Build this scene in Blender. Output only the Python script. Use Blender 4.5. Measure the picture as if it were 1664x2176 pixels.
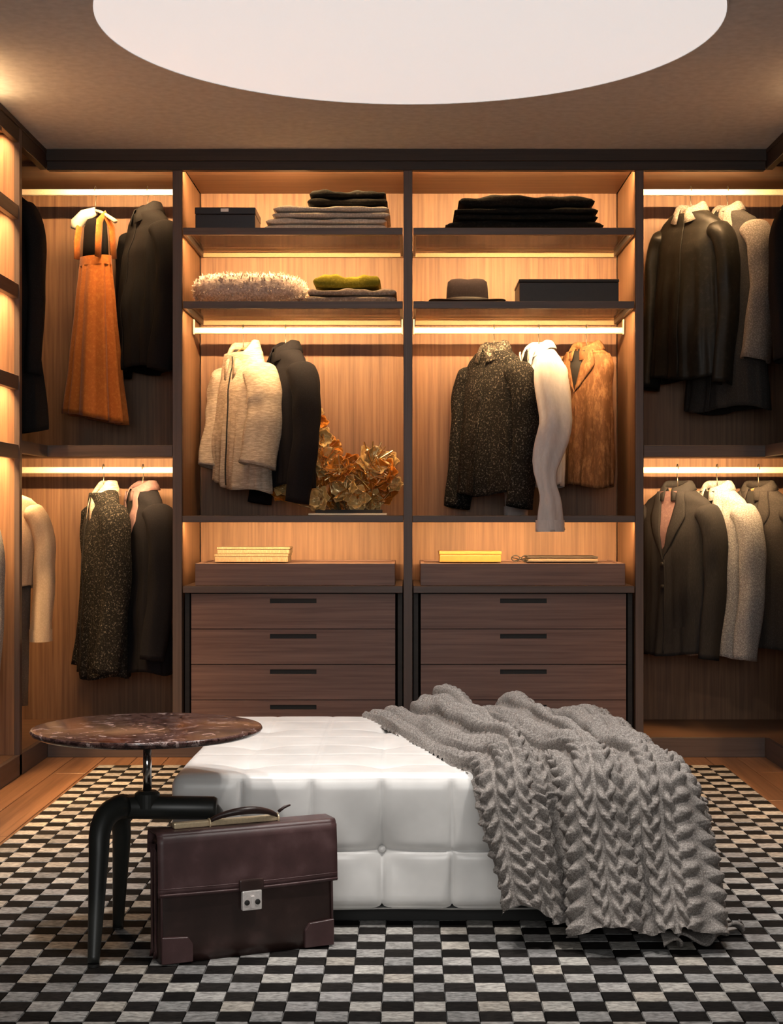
import bpy, bmesh, math, random
import numpy as np
from mathutils import Matrix, Vector, noise as mnoise

for o in list(bpy.data.objects):
    bpy.data.objects.remove(o, do_unlink=True)
SC = bpy.context.scene
COL = SC.collection
PI = math.pi
random.seed(7)

# ------------------------------------------------------------------ camera
CAMH = 1.05
F_PX, VPX, VPY = 3400.0, 868.0, 1088.0          # focal length and vanishing point in the 1664x2176 frame
cam_d = bpy.data.cameras.new('camera')
cam_d.sensor_fit = 'HORIZONTAL'
cam_d.sensor_width = 36.0
cam_d.lens = F_PX / 1664.0 * 36.0
cam_d.shift_x = -(VPX - 832.0) / 1664.0
cam_d.shift_y = (VPY - 1088.0) / 1664.0
cam_d.clip_start = 0.05
cam = bpy.data.objects.new('camera', cam_d)
cam.location = (0, 0, CAMH)
cam.rotation_euler = (PI / 2, 0, 0)
COL.objects.link(cam)
SC.camera = cam

# ------------------------------------------------------------------ world, exposure
vs = SC.view_settings
vs.view_transform = 'Standard'
vs.look = 'None'
vs.exposure = 0.0
vs.gamma = 1.0
vs.use_curve_mapping = False
world = bpy.data.worlds.new('world')
SC.world = world
world.use_nodes = True
bg = world.node_tree.nodes['Background']
bg.inputs['Color'].default_value = (0.85, 0.92, 1.0, 1)
bg.inputs['Strength'].default_value = 0.6

WINDOW_FILL_W = 70.0      # added frontal fill, sent through the added window behind the camera
FILL_SPOT_W = 22.0           # each added, unseen ceiling downlight
DISC_L = 0.62           # radiance of the round luminous ceiling
LED_W = 22.0             # per metre of LED strip
LED_COL = (1.0, 0.60, 0.27)
LED_SPREAD = 2.45

def area_light(name, loc, rot, sx, sy, watt, color, spread=PI, parent=None):
    d = bpy.data.lights.new(name, 'AREA')
    d.shape = 'RECTANGLE'
    d.size, d.size_y = sx, sy
    d.energy = watt
    d.color = color
    d.spread = spread
    o = bpy.data.objects.new(name, d)
    o.location = loc
    o.rotation_euler = rot
    COL.objects.link(o)
    return o

area_light('window_fill', (0.0, -1.3, 1.75), (PI / 2, 0, 0), 2.5, 1.6, WINDOW_FILL_W, (1.0, 0.97, 0.93))  # added fill light from the camera side, outside the added window

# ------------------------------------------------------------------ materials
def new_mat(name):
    m = bpy.data.materials.new(name)
    m.use_nodes = True
    nt = m.node_tree
    return m, nt, nt.nodes['Principled BSDF']

def N(nt, typ, **kw):
    n = nt.nodes.new(typ)
    for k, v in kw.items():
        setattr(n, k, v)
    return n

def rgba(c):
    return (c[0], c[1], c[2], 1.0)

def ramp(nt, stops):
    r = N(nt, 'ShaderNodeValToRGB')
    e = r.color_ramp.elements
    while len(e) > 1:
        e.remove(e[-1])
    e[0].position, e[0].color = stops[0][0], rgba(stops[0][1])
    for p, c in stops[1:]:
        x = e.new(p)
        x.color = rgba(c)
    return r

def coords(nt, scale=(1, 1, 1)):
    tc = N(nt, 'ShaderNodeTexCoord')
    mp = N(nt, 'ShaderNodeMapping')
    mp.inputs['Scale'].default_value = scale
    nt.links.new(tc.outputs['Object'], mp.inputs['Vector'])
    return mp

def add_bump(nt, bsdf, socket, strength, dist=0.002):
    b = N(nt, 'ShaderNodeBump')
    b.inputs['Strength'].default_value = strength
    b.inputs['Distance'].default_value = dist
    nt.links.new(socket, b.inputs['Height'])
    nt.links.new(b.outputs['Normal'], bsdf.inputs['Normal'])

def wood(name, c_lo, c_hi, axis='z', rough=0.45, bands=0.0, scale=1.0, rnd=False, spec=0.4):
    m, nt, b = new_mat(name)
    s = {'x': (1.2, 45, 45), 'y': (45, 1.2, 45), 'z': (45, 45, 1.2)}[axis]
    mp = coords(nt, tuple(v * scale for v in s))
    if rnd:
        oi = N(nt, 'ShaderNodeObjectInfo')
        va = N(nt, 'ShaderNodeVectorMath', operation='ADD')
        sc = N(nt, 'ShaderNodeMath', operation='MULTIPLY')
        sc.inputs[1].default_value = 40.0
        nt.links.new(oi.outputs['Random'], sc.inputs[0])
        nt.links.new(mp.outputs['Vector'], va.inputs[0])
        nt.links.new(sc.outputs[0], va.inputs[1])
        vec = va.outputs[0]
    else:
        vec = mp.outputs['Vector']
    no = N(nt, 'ShaderNodeTexNoise')
    no.inputs['Scale'].default_value = 1.6
    no.inputs['Detail'].default_value = 6
    no.inputs['Roughness'].default_value = 0.6
    no.inputs['Distortion'].default_value = 0.4
    nt.links.new(vec, no.inputs['Vector'])
    mid = tuple((a + c) / 2 for a, c in zip(c_lo, c_hi))
    r = ramp(nt, [(0.3, c_lo), (0.5, mid), (0.72, c_hi)])
    nt.links.new(no.outputs['Fac'], r.inputs['Fac'])
    col = r.outputs['Color']
    if bands > 0 or rnd:
        if rnd:
            src = oi.outputs['Random']
        else:
            # veneer leaves: value changes every 13 cm across the grain
            tc = N(nt, 'ShaderNodeTexCoord')
            sp = N(nt, 'ShaderNodeSeparateXYZ')
            nt.links.new(tc.outputs['Object'], sp.inputs[0])
            dv = N(nt, 'ShaderNodeMath', operation='DIVIDE')
            dv.inputs[1].default_value = 0.135
            nt.links.new(sp.outputs['X'], dv.inputs[0])
            fl = N(nt, 'ShaderNodeMath', operation='FLOOR')
            nt.links.new(dv.outputs[0], fl.inputs[0])
            wn = N(nt, 'ShaderNodeTexWhiteNoise', noise_dimensions='1D')
            nt.links.new(fl.outputs[0], wn.inputs['W'])
            src = wn.outputs['Value']
        mr = N(nt, 'ShaderNodeMapRange')
        amt = bands if bands > 0 else 0.25
        mr.inputs['To Min'].default_value = 1 - amt
        mr.inputs['To Max'].default_value = 1 + amt
        nt.links.new(src, mr.inputs['Value'])
        mx = N(nt, 'ShaderNodeMix', data_type='RGBA', blend_type='MULTIPLY')
        mx.inputs['Factor'].default_value = 1.0
        nt.links.new(col, mx.inputs['A'])
        nt.links.new(mr.outputs['Result'], mx.inputs['B'])
        col = mx.outputs['Result']
    nt.links.new(col, b.inputs['Base Color'])
    b.inputs['Roughness'].default_value = rough
    b.inputs['Specular IOR Level'].default_value = spec
    add_bump(nt, b, no.outputs['Fac'], 0.12, 0.001)
    return m

def plain(name, color, rough=0.5, metal=0.0, spec=0.5, bump=0.0, bscale=200.0, coat=0.0):
    m, nt, b = new_mat(name)
    mp = coords(nt)
    no = N(nt, 'ShaderNodeTexNoise')
    no.inputs['Scale'].default_value = bscale
    no.inputs['Detail'].default_value = 3
    nt.links.new(mp.outputs['Vector'], no.inputs['Vector'])
    r = ramp(nt, [(0.3, tuple(c * 0.9 for c in color)), (0.7, tuple(min(1, c * 1.08) for c in color))])
    nt.links.new(no.outputs['Fac'], r.inputs['Fac'])
    nt.links.new(r.outputs['Color'], b.inputs['Base Color'])
    b.inputs['Roughness'].default_value = rough
    b.inputs['Metallic'].default_value = metal
    b.inputs['Specular IOR Level'].default_value = spec
    b.inputs['Coat Weight'].default_value = coat
    b.inputs['Coat Roughness'].default_value = 0.2
    if bump > 0:
        add_bump(nt, b, no.outputs['Fac'], bump, 0.002)
    return m

def fabric(name, color, fleck=None, amount=0.5, scale=160.0, rough=0.9, bump=0.35, weave=None, sheen=0.0):
    m, nt, b = new_mat(name)
    mp = coords(nt, weave or (1, 1, 1))
    no = N(nt, 'ShaderNodeTexNoise')
    no.inputs['Scale'].default_value = scale
    no.inputs['Detail'].default_value = 4
    no.inputs['Roughness'].default_value = 0.75
    nt.links.new(mp.outputs['Vector'], no.inputs['Vector'])
    fk = fleck or tuple(min(1, c * 1.35 + 0.004) for c in color)
    lo = 0.62 - 0.24 * amount
    r = ramp(nt, [(0.0, tuple(c * 0.8 for c in color)), (lo, color), (min(0.95, lo + 0.16), fk)])
    nt.links.new(no.outputs['Fac'], r.inputs['Fac'])
    nt.links.new(r.outputs['Color'], b.inputs['Base Color'])
    b.inputs['Roughness'].default_value = rough
    b.inputs['Specular IOR Level'].default_value = 0.2
    b.inputs['Sheen Weight'].default_value = sheen
    add_bump(nt, b, no.outputs['Fac'], bump, 0.003)
    return m

def emitter(name, color, strength):
    m, nt, b = new_mat(name)
    b.inputs['Base Color'].default_value = rgba(color)
    b.inputs['Emission Color'].default_value = rgba(color)
    b.inputs['Emission Strength'].default_value = strength
    b.inputs['Roughness'].default_value = 0.6
    return m

def thin_glass(name, tint, gloss_rough=0.03, ior=1.5):
    m, nt, b = new_mat(name)
    out = nt.nodes['Material Output']
    tr = N(nt, 'ShaderNodeBsdfTransparent')
    tr.inputs['Color'].default_value = rgba(tint)
    gl = N(nt, 'ShaderNodeBsdfGlossy')
    gl.inputs['Roughness'].default_value = gloss_rough
    fr = N(nt, 'ShaderNodeFresnel')
    fr.inputs['IOR'].default_value = ior
    mx = N(nt, 'ShaderNodeMixShader')
    nt.links.new(fr.outputs[0], mx.inputs[0])
    nt.links.new(tr.outputs[0], mx.inputs[1])
    nt.links.new(gl.outputs[0], mx.inputs[2])
    nt.links.new(mx.outputs[0], out.inputs['Surface'])
    return m

def marble(name):
    m, nt, b = new_mat(name)
    mp = coords(nt)
    n1 = N(nt, 'ShaderNodeTexNoise')
    n1.inputs['Scale'].default_value = 20.0
    n1.inputs['Detail'].default_value = 8
    n1.inputs['Roughness'].default_value = 0.7
    n1.inputs['Distortion'].default_value = 1.6
    nt.links.new(mp.outputs['Vector'], n1.inputs['Vector'])
    r = ramp(nt, [(0.30, (0.010, 0.006, 0.006)), (0.44, (0.030, 0.014, 0.013)), (0.52, (0.12, 0.062, 0.053)),
                  (0.57, (0.03, 0.012, 0.011)), (0.63, (0.50, 0.36, 0.33)), (0.68, (0.06, 0.025, 0.022))])
    nt.links.new(n1.outputs['Fac'], r.inputs['Fac'])
    nt.links.new(r.outputs['Color'], b.inputs['Base Color'])
    b.inputs['Roughness'].default_value = 0.16
    b.inputs['Specular IOR Level'].default_value = 0.45
    return m

def leather(name, color, rough=0.38, wear=None):
    m, nt, b = new_mat(name)
    mp = coords(nt)
    n1 = N(nt, 'ShaderNodeTexNoise')
    n1.inputs['Scale'].default_value = 14.0
    n1.inputs['Detail'].default_value = 5
    nt.links.new(mp.outputs['Vector'], n1.inputs['Vector'])
    wc = wear or tuple(c * 1.7 for c in color)
    r = ramp(nt, [(0.35, tuple(c * 0.75 for c in color)), (0.55, color), (0.78, wc)])
    nt.links.new(n1.outputs['Fac'], r.inputs['Fac'])
    nt.links.new(r.outputs['Color'], b.inputs['Base Color'])
    v = N(nt, 'ShaderNodeTexVoronoi')
    v.inputs['Scale'].default_value = 340.0
    nt.links.new(mp.outputs['Vector'], v.inputs['Vector'])
    b.inputs['Roughness'].default_value = rough
    add_bump(nt, b, v.outputs['Distance'], 0.10, 0.001)
    return m

def vcol_fabric(name, attr, bump=0.4, scale=420.0):
    m, nt, b = new_mat(name)
    at = N(nt, 'ShaderNodeAttribute')
    at.attribute_name = attr
    mp = coords(nt, (1, 2.2, 1))
    no = N(nt, 'ShaderNodeTexNoise')
    no.inputs['Scale'].default_value = scale
    no.inputs['Detail'].default_value = 4
    no.inputs['Roughness'].default_value = 0.8
    nt.links.new(mp.outputs['Vector'], no.inputs['Vector'])
    n2 = N(nt, 'ShaderNodeTexNoise')
    n2.inputs['Scale'].default_value = 70.0
    n2.inputs['Detail'].default_value = 5
    nt.links.new(mp.outputs['Vector'], n2.inputs['Vector'])
    r = ramp(nt, [(0.3, (0.45, 0.45, 0.45)), (0.7, (1.3, 1.3, 1.3))])
    nt.links.new(n2.outputs['Fac'], r.inputs['Fac'])
    mx = N(nt, 'ShaderNodeMix', data_type='RGBA', blend_type='MULTIPLY')
    mx.inputs['Factor'].default_value = 1.0
    nt.links.new(at.outputs['Color'], mx.inputs['A'])
    nt.links.new(r.outputs['Color'], mx.inputs['B'])
    nt.links.new(mx.outputs['Result'], b.inputs['Base Color'])
    b.inputs['Roughness'].default_value = 0.95
    b.inputs['Specular IOR Level'].default_value = 0.1
    add_bump(nt, b, no.outputs['Fac'], bump, 0.003)
    return m

M = {}
M['veneer'] = wood('walnut_veneer', (0.145, 0.070, 0.039), (0.285, 0.155, 0.080), 'z', 0.5, bands=0.13)
M['veneer_y'] = wood('walnut_veneer_side', (0.145, 0.070, 0.039), (0.285, 0.155, 0.080), 'z', 0.5)
M['veneer_x'] = wood('walnut_veneer_flat', (0.13, 0.066, 0.040), (0.24, 0.132, 0.075), 'x', 0.45)
M['frame'] = wood('dark_stained_frame', (0.072, 0.049, 0.042), (0.118, 0.084, 0.073), 'z', 0.42)
M['frame_x'] = wood('dark_stained_frame_flat', (0.072, 0.049, 0.042), (0.118, 0.084, 0.073), 'x', 0.42)
M['frame_y'] = wood('dark_stained_frame_depth', (0.072, 0.049, 0.042), (0.118, 0.084, 0.073), 'y', 0.42)
M['fascia'] = wood('fascia_wood', (0.022, 0.014, 0.011), (0.040, 0.026, 0.020), 'x', 0.5)
M['drawer'] = wood('drawer_wood', (0.130, 0.070, 0.057), (0.235, 0.142, 0.117), 'x', 0.45)
M['floor'] = wood('floor_oak', (0.15, 0.073, 0.038), (0.29, 0.150, 0.080), 'y', 0.36, rnd=True)
M['joint'] = plain('dark_joint', (0.03, 0.018, 0.012), 0.8)
M['paint_ceiling'] = plain('taupe_ceiling_paint', (0.66, 0.66, 0.665), 0.9, spec=0.2, bscale=30)
M['paint_wall'] = plain('taupe_wall_paint', (0.16, 0.12, 0.10), 0.9, spec=0.2, bscale=30)
M['disc'] = emitter('luminous_membrane', (1.0, 0.965, 0.945), DISC_L)
M['led'] = emitter('led_diffuser', (1.0, 0.72, 0.42), 1.6)
M['rail'] = plain('champagne_rail', (0.72, 0.60, 0.44), 0.4, metal=0.2)
M['back_rail'] = plain('bronze_rail', (0.42, 0.26, 0.13), 0.5)
M['steel'] = plain('dark_steel', (0.09, 0.085, 0.08), 0.35, metal=0.8)
M['wire'] = plain('hook_wire', (0.20, 0.17, 0.14), 0.35, metal=0.9)
M['chrome'] = plain('polished_chrome', (0.75, 0.74, 0.73), 0.12, metal=1.0)
M['brass'] = plain('aged_brass', (0.78, 0.62, 0.40), 0.3, metal=0.35)
M['silver'] = plain('silver_lock', (0.86, 0.80, 0.77), 0.28, metal=0.35)
M['black'] = plain('matt_black', (0.012, 0.011, 0.010), 0.6)
M['blackmetal'] = plain('black_lacquered_metal', (0.020, 0.021, 0.019), 0.38)
M['hang_wood'] = wood('hanger_wood', (0.30, 0.17, 0.07), (0.52, 0.33, 0.16), 'x', 0.4)
M['glass'] = thin_glass('bronze_glass', (0.90, 0.80, 0.68), 0.06, 1.22)
M['pane'] = thin_glass('added_window_glass', (0.97, 0.98, 0.98))
M['marble'] = marble('red_marble')
M['white_leather'] = plain('white_leather', (0.83, 0.81, 0.79), 0.34, bump=0.02, bscale=8)
M['bag'] = leather('oxblood_leather', (0.078, 0.038, 0.038), 0.42, (0.140, 0.078, 0.078))
M['bag_dark'] = leather('worn_dark_leather', (0.036, 0.018, 0.015), 0.36, (0.075, 0.038, 0.034))
M['wool'] = fabric('grey_chunky_wool', (0.215, 0.190, 0.175), (0.44, 0.40, 0.37), 0.7, 260, bump=0.9)
M['rug'] = vcol_fabric('rug_check', 'cell_colour')

# ------------------------------------------------------------------ mesh helpers
class MB:
    def __init__(self):
        self.v, self.f, self.mi = [], [], []
    def add(self, verts, faces, mi=0):
        o = len(self.v)
        self.v += [tuple(p) for p in verts]
        self.f += [tuple(i + o for i in q) for q in faces]
        self.mi += [mi] * len(faces)
        return self
    def box(self, x0, x1, y0, y1, z0, z1, mi=0):
        vs_ = [(x, y, z) for z in (z0, z1) for y in (y0, y1) for x in (x0, x1)]
        return self.add(vs_, [(0, 2, 3, 1), (4, 5, 7, 6), (0, 1, 5, 4), (2, 6, 7, 3), (0, 4, 6, 2), (1, 3, 7, 5)], mi)
    def grid(self, P, closed_u=False, cap0=False, cap1=False, mi=0):
        """P[i][j]: i along, j around."""
        n, m = len(P), len(P[0])
        verts = [p for row in P for p in row]
        faces = []
        mm = m if closed_u else m - 1
        for i in range(n - 1):
            for j in range(mm):
                a, b = i * m + j, i * m + (j + 1) % m
                faces.append((a, b, b + m, a + m))
        if cap0:
            faces.append(tuple(range(m - 1, -1, -1)))
        if cap1:
            faces.append(tuple((n - 1) * m + j for j in range(m)))
        return self.add(verts, faces, mi)
    def tube(self, pts, rad, seg=12, squash=None, caps=True, wob=None):
        pts = [Vector(p) for p in pts]
        if not hasattr(rad, '__len__'):
            rad = [rad] * len(pts)
        rows = []
        t0 = (pts[1] - pts[0]).normalized()
        ref = Vector((0, 0, 1)) if abs(t0.z) < 0.9 else Vector((1, 0, 0))
        nrm = (ref - t0 * ref.dot(t0)).normalized()
        for i, p in enumerate(pts):
            if i == 0:
                t = t0
            elif i == len(pts) - 1:
                t = (pts[i] - pts[i - 1]).normalized()
            else:
                t = (pts[i + 1] - pts[i - 1]).normalized()
            nrm = (nrm - t * nrm.dot(t)).normalized()
            bn = t.cross(nrm)
            sq = squash if squash else (1, 1)
            row = []
            for j in range(seg):
                a = 2 * PI * j / seg
                k = 1.0 + (wob(i / (len(pts) - 1), a) if wob else 0.0)
                row.append(p + nrm * (math.cos(a) * rad[i] * sq[0] * k) + bn * (math.sin(a) * rad[i] * sq[1] * k))
            rows.append(row)
        return self.grid(rows, True, caps, caps)
    def lathe(self, prof, seg=40, cx=0, cy=0, sx=1.0, sy=1.0, caps=True):
        rows = []
        for r, z in prof:
            rows.append([(cx + r * sx * math.cos(2 * PI * j / seg), cy + r * sy * math.sin(2 * PI * j / seg), z) for j in range(seg)])
        return self.grid(rows, True, caps, caps)
    def build(self, name, mat, parent=None, world=False, smooth=False, bevel=0.0, seg=2, xf=None, subsurf=0):
        me = bpy.data.meshes.new(name)
        vv = self.v if xf is None else [tuple(xf @ Vector(p)) for p in self.v]
        me.from_pydata(vv, [], self.f)
        me.update()
        bm = bmesh.new()
        bm.from_mesh(me)
        bmesh.ops.recalc_face_normals(bm, faces=bm.faces)
        if bevel > 0:
            bmesh.ops.bevel(bm, geom=list(bm.edges), offset=bevel, segments=seg, profile=0.6, affect='EDGES', clamp_overlap=True)
        bm.to_mesh(me)
        bm.free()
        mats = mat if isinstance(mat, (list, tuple)) else [mat]
        for k in mats:
            me.materials.append(k)
        if len(mats) > 1 and bevel == 0:
            me.polygons.foreach_set('material_index', self.mi)
        if smooth:
            me.polygons.foreach_set('use_smooth', [True] * len(me.polygons))
        o = bpy.data.objects.new(name, me)
        COL.objects.link(o)
        if parent is not None:
            o.parent = parent
            if world:
                pm = parent.matrix_basis.copy()
                if parent.parent is not None:
                    pm = parent.parent.matrix_basis @ parent.matrix_parent_inverse @ pm
                o.matrix_parent_inverse = pm.inverted()
        if subsurf:
            md = o.modifiers.new('subd', 'SUBSURF')
            md.levels = md.render_levels = subsurf
        return o

def tag(o, label=None, cat=None, group=None, kind=None):
    if label: o['label'] = label
    if cat: o['category'] = cat
    if group: o['group'] = group
    if kind: o['kind'] = kind
    return o

def thing(name, label, cat, loc=(0, 0, 0), rotz=0.0, group=None, kind=None):
    o = bpy.data.objects.new(name, None)
    o.empty_display_size = 0.1
    o.location = loc
    o.rotation_euler = (0, 0, rotz)
    o.matrix_basis = Matrix.Translation(loc) @ Matrix.Rotation(rotz, 4, 'Z')
    COL.objects.link(o)
    return tag(o, label, cat, group, kind)

def wbox(name, mat, parent, *b, bevel=0.0015, **kw):
    return MB().box(*b).build(name, mat, parent, world=True, bevel=bevel, seg=1, **kw)

def px(x, Y):
    return (x - VPX) * Y / F_PX
def ph(y, Y):
    return CAMH + (VPY - y) * Y / F_PX

# ------------------------------------------------------------------ main dimensions
YF, YB = 6.85, 7.47          # wardrobe front plane, back panel face
YR = 7.19                    # hanging rail
HC = 2.598                   # ceiling
XL, XR = -1.545, 1.527       # front planes of the side wardrobes
XLW, XRW = -2.17, 2.15       # side walls
RUG = 0.008

# ------------------------------------------------------------------ room shell
floor = MB().box(XLW - .05, XRW + .05, -1.1, 7.6, -0.06, -0.004).build('floor', M['joint'])
tag(floor, 'brown wooden plank floor around the checked rug', 'floor', kind='structure')
# planks, laid towards the back wardrobe
pw = 0.135
k = 0
meshes = {}
xs = np.arange(XL - 0.02, XR + 0.04, pw)
for i, x0 in enumerate(xs):
    y = 1.9 - (i * 0.47 % 1.1)
    while y < YF:
        y1 = min(y + 1.25, YF + 0.02)
        if y1 > 2.0:
            ya = max(y, 1.9)
            ln = round(y1 - ya, 3)
            if ln < 0.03:
                break
            if ln not in meshes:
                t = MB().box(0, pw - 0.0025, 0, ln - 0.0025, -0.004, 0.0).build('plank', M['floor'], floor, bevel=0.0012, seg=1)
                meshes[ln] = t.data
                t.location = (x0, ya, 0)
            else:
                t = bpy.data.objects.new('plank', meshes[ln])
                COL.objects.link(t)
                t.parent = floor
                t.location = (x0, ya, 0)
        y = y1
ceiling = MB().box(XLW - .05, XRW + .05, -1.1, 7.6, HC, HC + 0.08).build('ceiling', M['paint_ceiling'])
tag(ceiling, 'taupe painted ceiling around the round luminous disc', 'ceiling', kind='structure')
tag(MB().box(XLW - .05, XRW + .05, 7.53, 7.6, 0, HC).build('wall_back', M['paint_wall']), 'taupe wall behind the lit back wardrobe', 'wall', kind='structure')
tag(MB().box(XLW - .05, XLW, -1.1, 7.53, 0, HC).build('wall_left', M['paint_wall']), 'taupe wall behind the left wardrobe', 'wall', kind='structure')
tag(MB().box(XRW, XRW + .05, -1.1, 7.53, 0, HC).build('wall_right', M['paint_wall']), 'taupe wall behind the right wardrobe', 'wall', kind='structure')
wf = MB()
WX, WZ0, WZ1 = 1.3, 0.9, 2.5
wf.box(XLW, -WX, -1.1, -1.0, 0, HC).box(WX, XRW, -1.1, -1.0, 0, HC).box(-WX, WX, -1.1, -1.0, 0, WZ0).box(-WX, WX, -1.1, -1.0, WZ1, HC)
tag(wf.build('wall_front', M['paint_wall']), 'taupe wall with an added wide window behind the viewer', 'wall', kind='structure')
win = MB()  # unseen window, put in to let the frontal fill light through
for a in (-WX, -0.025, WX - 0.05):
    win.box(a, a + 0.05, -1.08, -1.02, WZ0, WZ1)
win.box(-WX, WX, -1.08, -1.02, WZ0, WZ0 + 0.05).box(-WX, WX, -1.08, -1.02, WZ1 - 0.05, WZ1)
w1 = tag(win.build('added_window', M['steel']), 'added dark framed window for fill light behind the viewer', 'window', kind='structure')
for a in (-WX + .05, 0.025):
    MB().box(a, a + WX - 0.075, -1.053, -1.047, WZ0 + .05, WZ1 - .05).build('pane', M['pane'], w1)

# round luminous ceiling
t = thing('ceiling_light', 'large round white luminous disc set in the ceiling', 'ceiling light', (0.005, 5.07, HC))
MB().lathe([(0.0005, -0.004), (0.985, -0.004), (0.985, -0.0005), (0.0005, -0.0005)], 128).build('diffuser', M['disc'], t)
MB().lathe([(0.986, -0.006), (0.992, -0.006), (0.992, -0.0005), (0.986, -0.0005), (0.986, -0.006)], 128, caps=False).build('rim', M['paint_ceiling'], t)

# unseen ceiling fill spots, added to brighten the ottoman
for n_, (dx, dy, lab) in enumerate(((-0.75, 3.1, 'left'), (0.75, 3.1, 'right'), (-0.45, 3.95, 'left far'), (0.55, 3.95, 'right far'))):
    t = thing('fill_spot', 'small round added ceiling downlight, ' + lab + ' one of four', 'fill_spot', (dx, dy, HC), group='added ceiling fill spots')
    MB().lathe([(0.035, -0.002), (0.05, -0.006), (0.052, -0.0005)], 32, caps=False).build('trim_ring', M['chrome'], t, smooth=True)
    MB().lathe([(0.0005, -0.003), (0.035, -0.003), (0.035, -0.001)], 32).build('lens', M['led'], t)
    d = bpy.data.lights.new('fill_spot_beam', 'SPOT')
    d.energy = FILL_SPOT_W * 4
    d.spot_size = math.radians(75)
    d.spot_blend = 0.7
    d.shadow_soft_size = 0.06
    d.color = (1.0, 0.95, 0.89)
    o = bpy.data.objects.new('fill_spot_beam', d)
    o.location = (dx, dy, HC - 0.02)
    tgt = Vector((0.05 + dx * 0.3, 4.55, 0.3))
    o.rotation_euler = (tgt - Vector(o.location)).to_track_quat('-Z', 'Y').to_euler()
    COL.objects.link(o)

# ------------------------------------------------------------------ back wardrobe
def led(parent, x0, x1, y, z, tilt=1.1, watt=LED_W, axis='x'):
    """LED profile under a board edge: visible diffuser and its light."""
    L = abs(x1 - x0)
    if axis == 'x':
        wbox('led_strip', M['led'], parent, x0, x1, y - 0.005, y + 0.005, z - 0.004, z, bevel=0)
        o = area_light('led_light', ((x0 + x1) / 2, y, z - 0.006), (tilt, 0, 0), L * 0.99, 0.010, watt * L, LED_COL, LED_SPREAD)
    else:   # runs along y at x=y argument
        wbox('led_strip', M['led'], parent, y - 0.005, y + 0.005, x0, x1, z - 0.004, z, bevel=0)
        o = area_light('led_light', (y, (x0 + x1) / 2, z - 0.006), (0, tilt, 0), 0.010, L * 0.99, watt * L, LED_COL, LED_SPREAD)
    o.parent = parent
    o.matrix_parent_inverse = parent.matrix_basis.inverted()
    return o

W = thing('built_in_wardrobe', 'open walnut wardrobe with lit bays across the back wall', 'wardrobe', (0, YF, 0))
XD = [(-1.010, -0.970), (-0.021, 0.017), (0.972, 1.007)]
for a, b in XD:
    wbox('divider', M['frame'], W, a, b, YF, YF + 0.022, 0.0, 2.53)
    wbox('side_panel', M['veneer_y'], W, a + 0.004, b - 0.004, YF + 0.022, YB, 0.084, 2.536, bevel=0)
bays = [(XLW, -1.010), (-0.970, -0.021), (0.017, 0.972), (1.007, XRW)]
for a, b in bays:
    wbox('back_panel', M['veneer'], W, a + 0.001, b - 0.001, YB, YB + 0.02, 0.05, 2.56, bevel=0)
    wbox('top_panel', M['veneer_x'], W, a + 0.001, b - 0.001, YF + 0.03, YB, 2.536, 2.556, bevel=0)
    wbox('bottom_panel', M['frame_x'] if a in (-0.970, 0.017) else M['veneer_x'], W, a + 0.001, b - 0.001, YF + 0.02, YB, 0.055, 0.082)
wbox('fascia', M['fascia'], W, XL, XR, YF - 0.012, YF + 0.03, 2.512, HC - 0.001)
wbox('fascia', M['fascia'], W, XL, XR, YF - 0.03, YF - 0.012, 2.548, HC - 0.001)
wbox('plinth', M['frame_x'], W, XL, XR, YF - 0.002, YF + 0.02, 0.0, 0.084)
# boards of the outer bays and the middle board of the centre bays
for a, b in ((XLW, -1.010), (1.007, XRW)):
    wbox('shelf_board', M['frame_x'], W, a + 0.001, b - 0.001, YF + 0.030, YB, 1.300, 1.336)
    wbox('front_edge', M['frame_x'], W, a + 0.001, b - 0.001, YF + 0.001, YF + 0.030, 1.286, 1.336)
for a, b in ((-0.970, -0.021), (0.017, 0.972)):
    wbox('shelf_board', M['frame_x'], W, a + 0.001, b - 0.001, YF + 0.030, YB, 1.016, 1.034)
    wbox('front_edge', M['frame_x'], W, a + 0.001, b - 0.001, YF + 0.001, YF + 0.030, 1.006, 1.034)
# glass shelves in dark metal frames
for (a, b) in ((-0.966, -0.025), (0.021, 0.968)):
    for z0, z1 in ((2.238, 2.268), (1.922, 1.953)):
        gs = thing('glass_shelf', None, None, (0, 0, 0))
        gs.parent = W
        gs.matrix_parent_inverse = W.matrix_basis.inverted()
        def gb(name, mat, *bb, bevel=0.001):
            return MB().box(*bb).build(name, mat, gs, bevel=bevel, seg=1)
        gb('front_rail', M['frame_x'], a, b, YF + 0.004, YF + 0.028, z0, z1)
        gb('back_rail', M['back_rail'], a, b, YB - 0.022, YB - 0.002, z0 - 0.002, z1 - 0.006)
        gb('side_rail', M['steel'], a, a + 0.012, YF + 0.028, YB - 0.022, z0, z1 - 0.006)
        gb('side_rail', M['steel'], b - 0.012, b, YF + 0.028, YB - 0.022, z0, z1 - 0.006)
        gb('glass_panel', M['glass'], a + 0.012, b - 0.012, YF + 0.028, YB - 0.022, z1 - 0.012, z1 - 0.004, bevel=0)
        led(W, a + 0.014, b - 0.014, YF + 0.036, z0 + 0.015)
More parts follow.
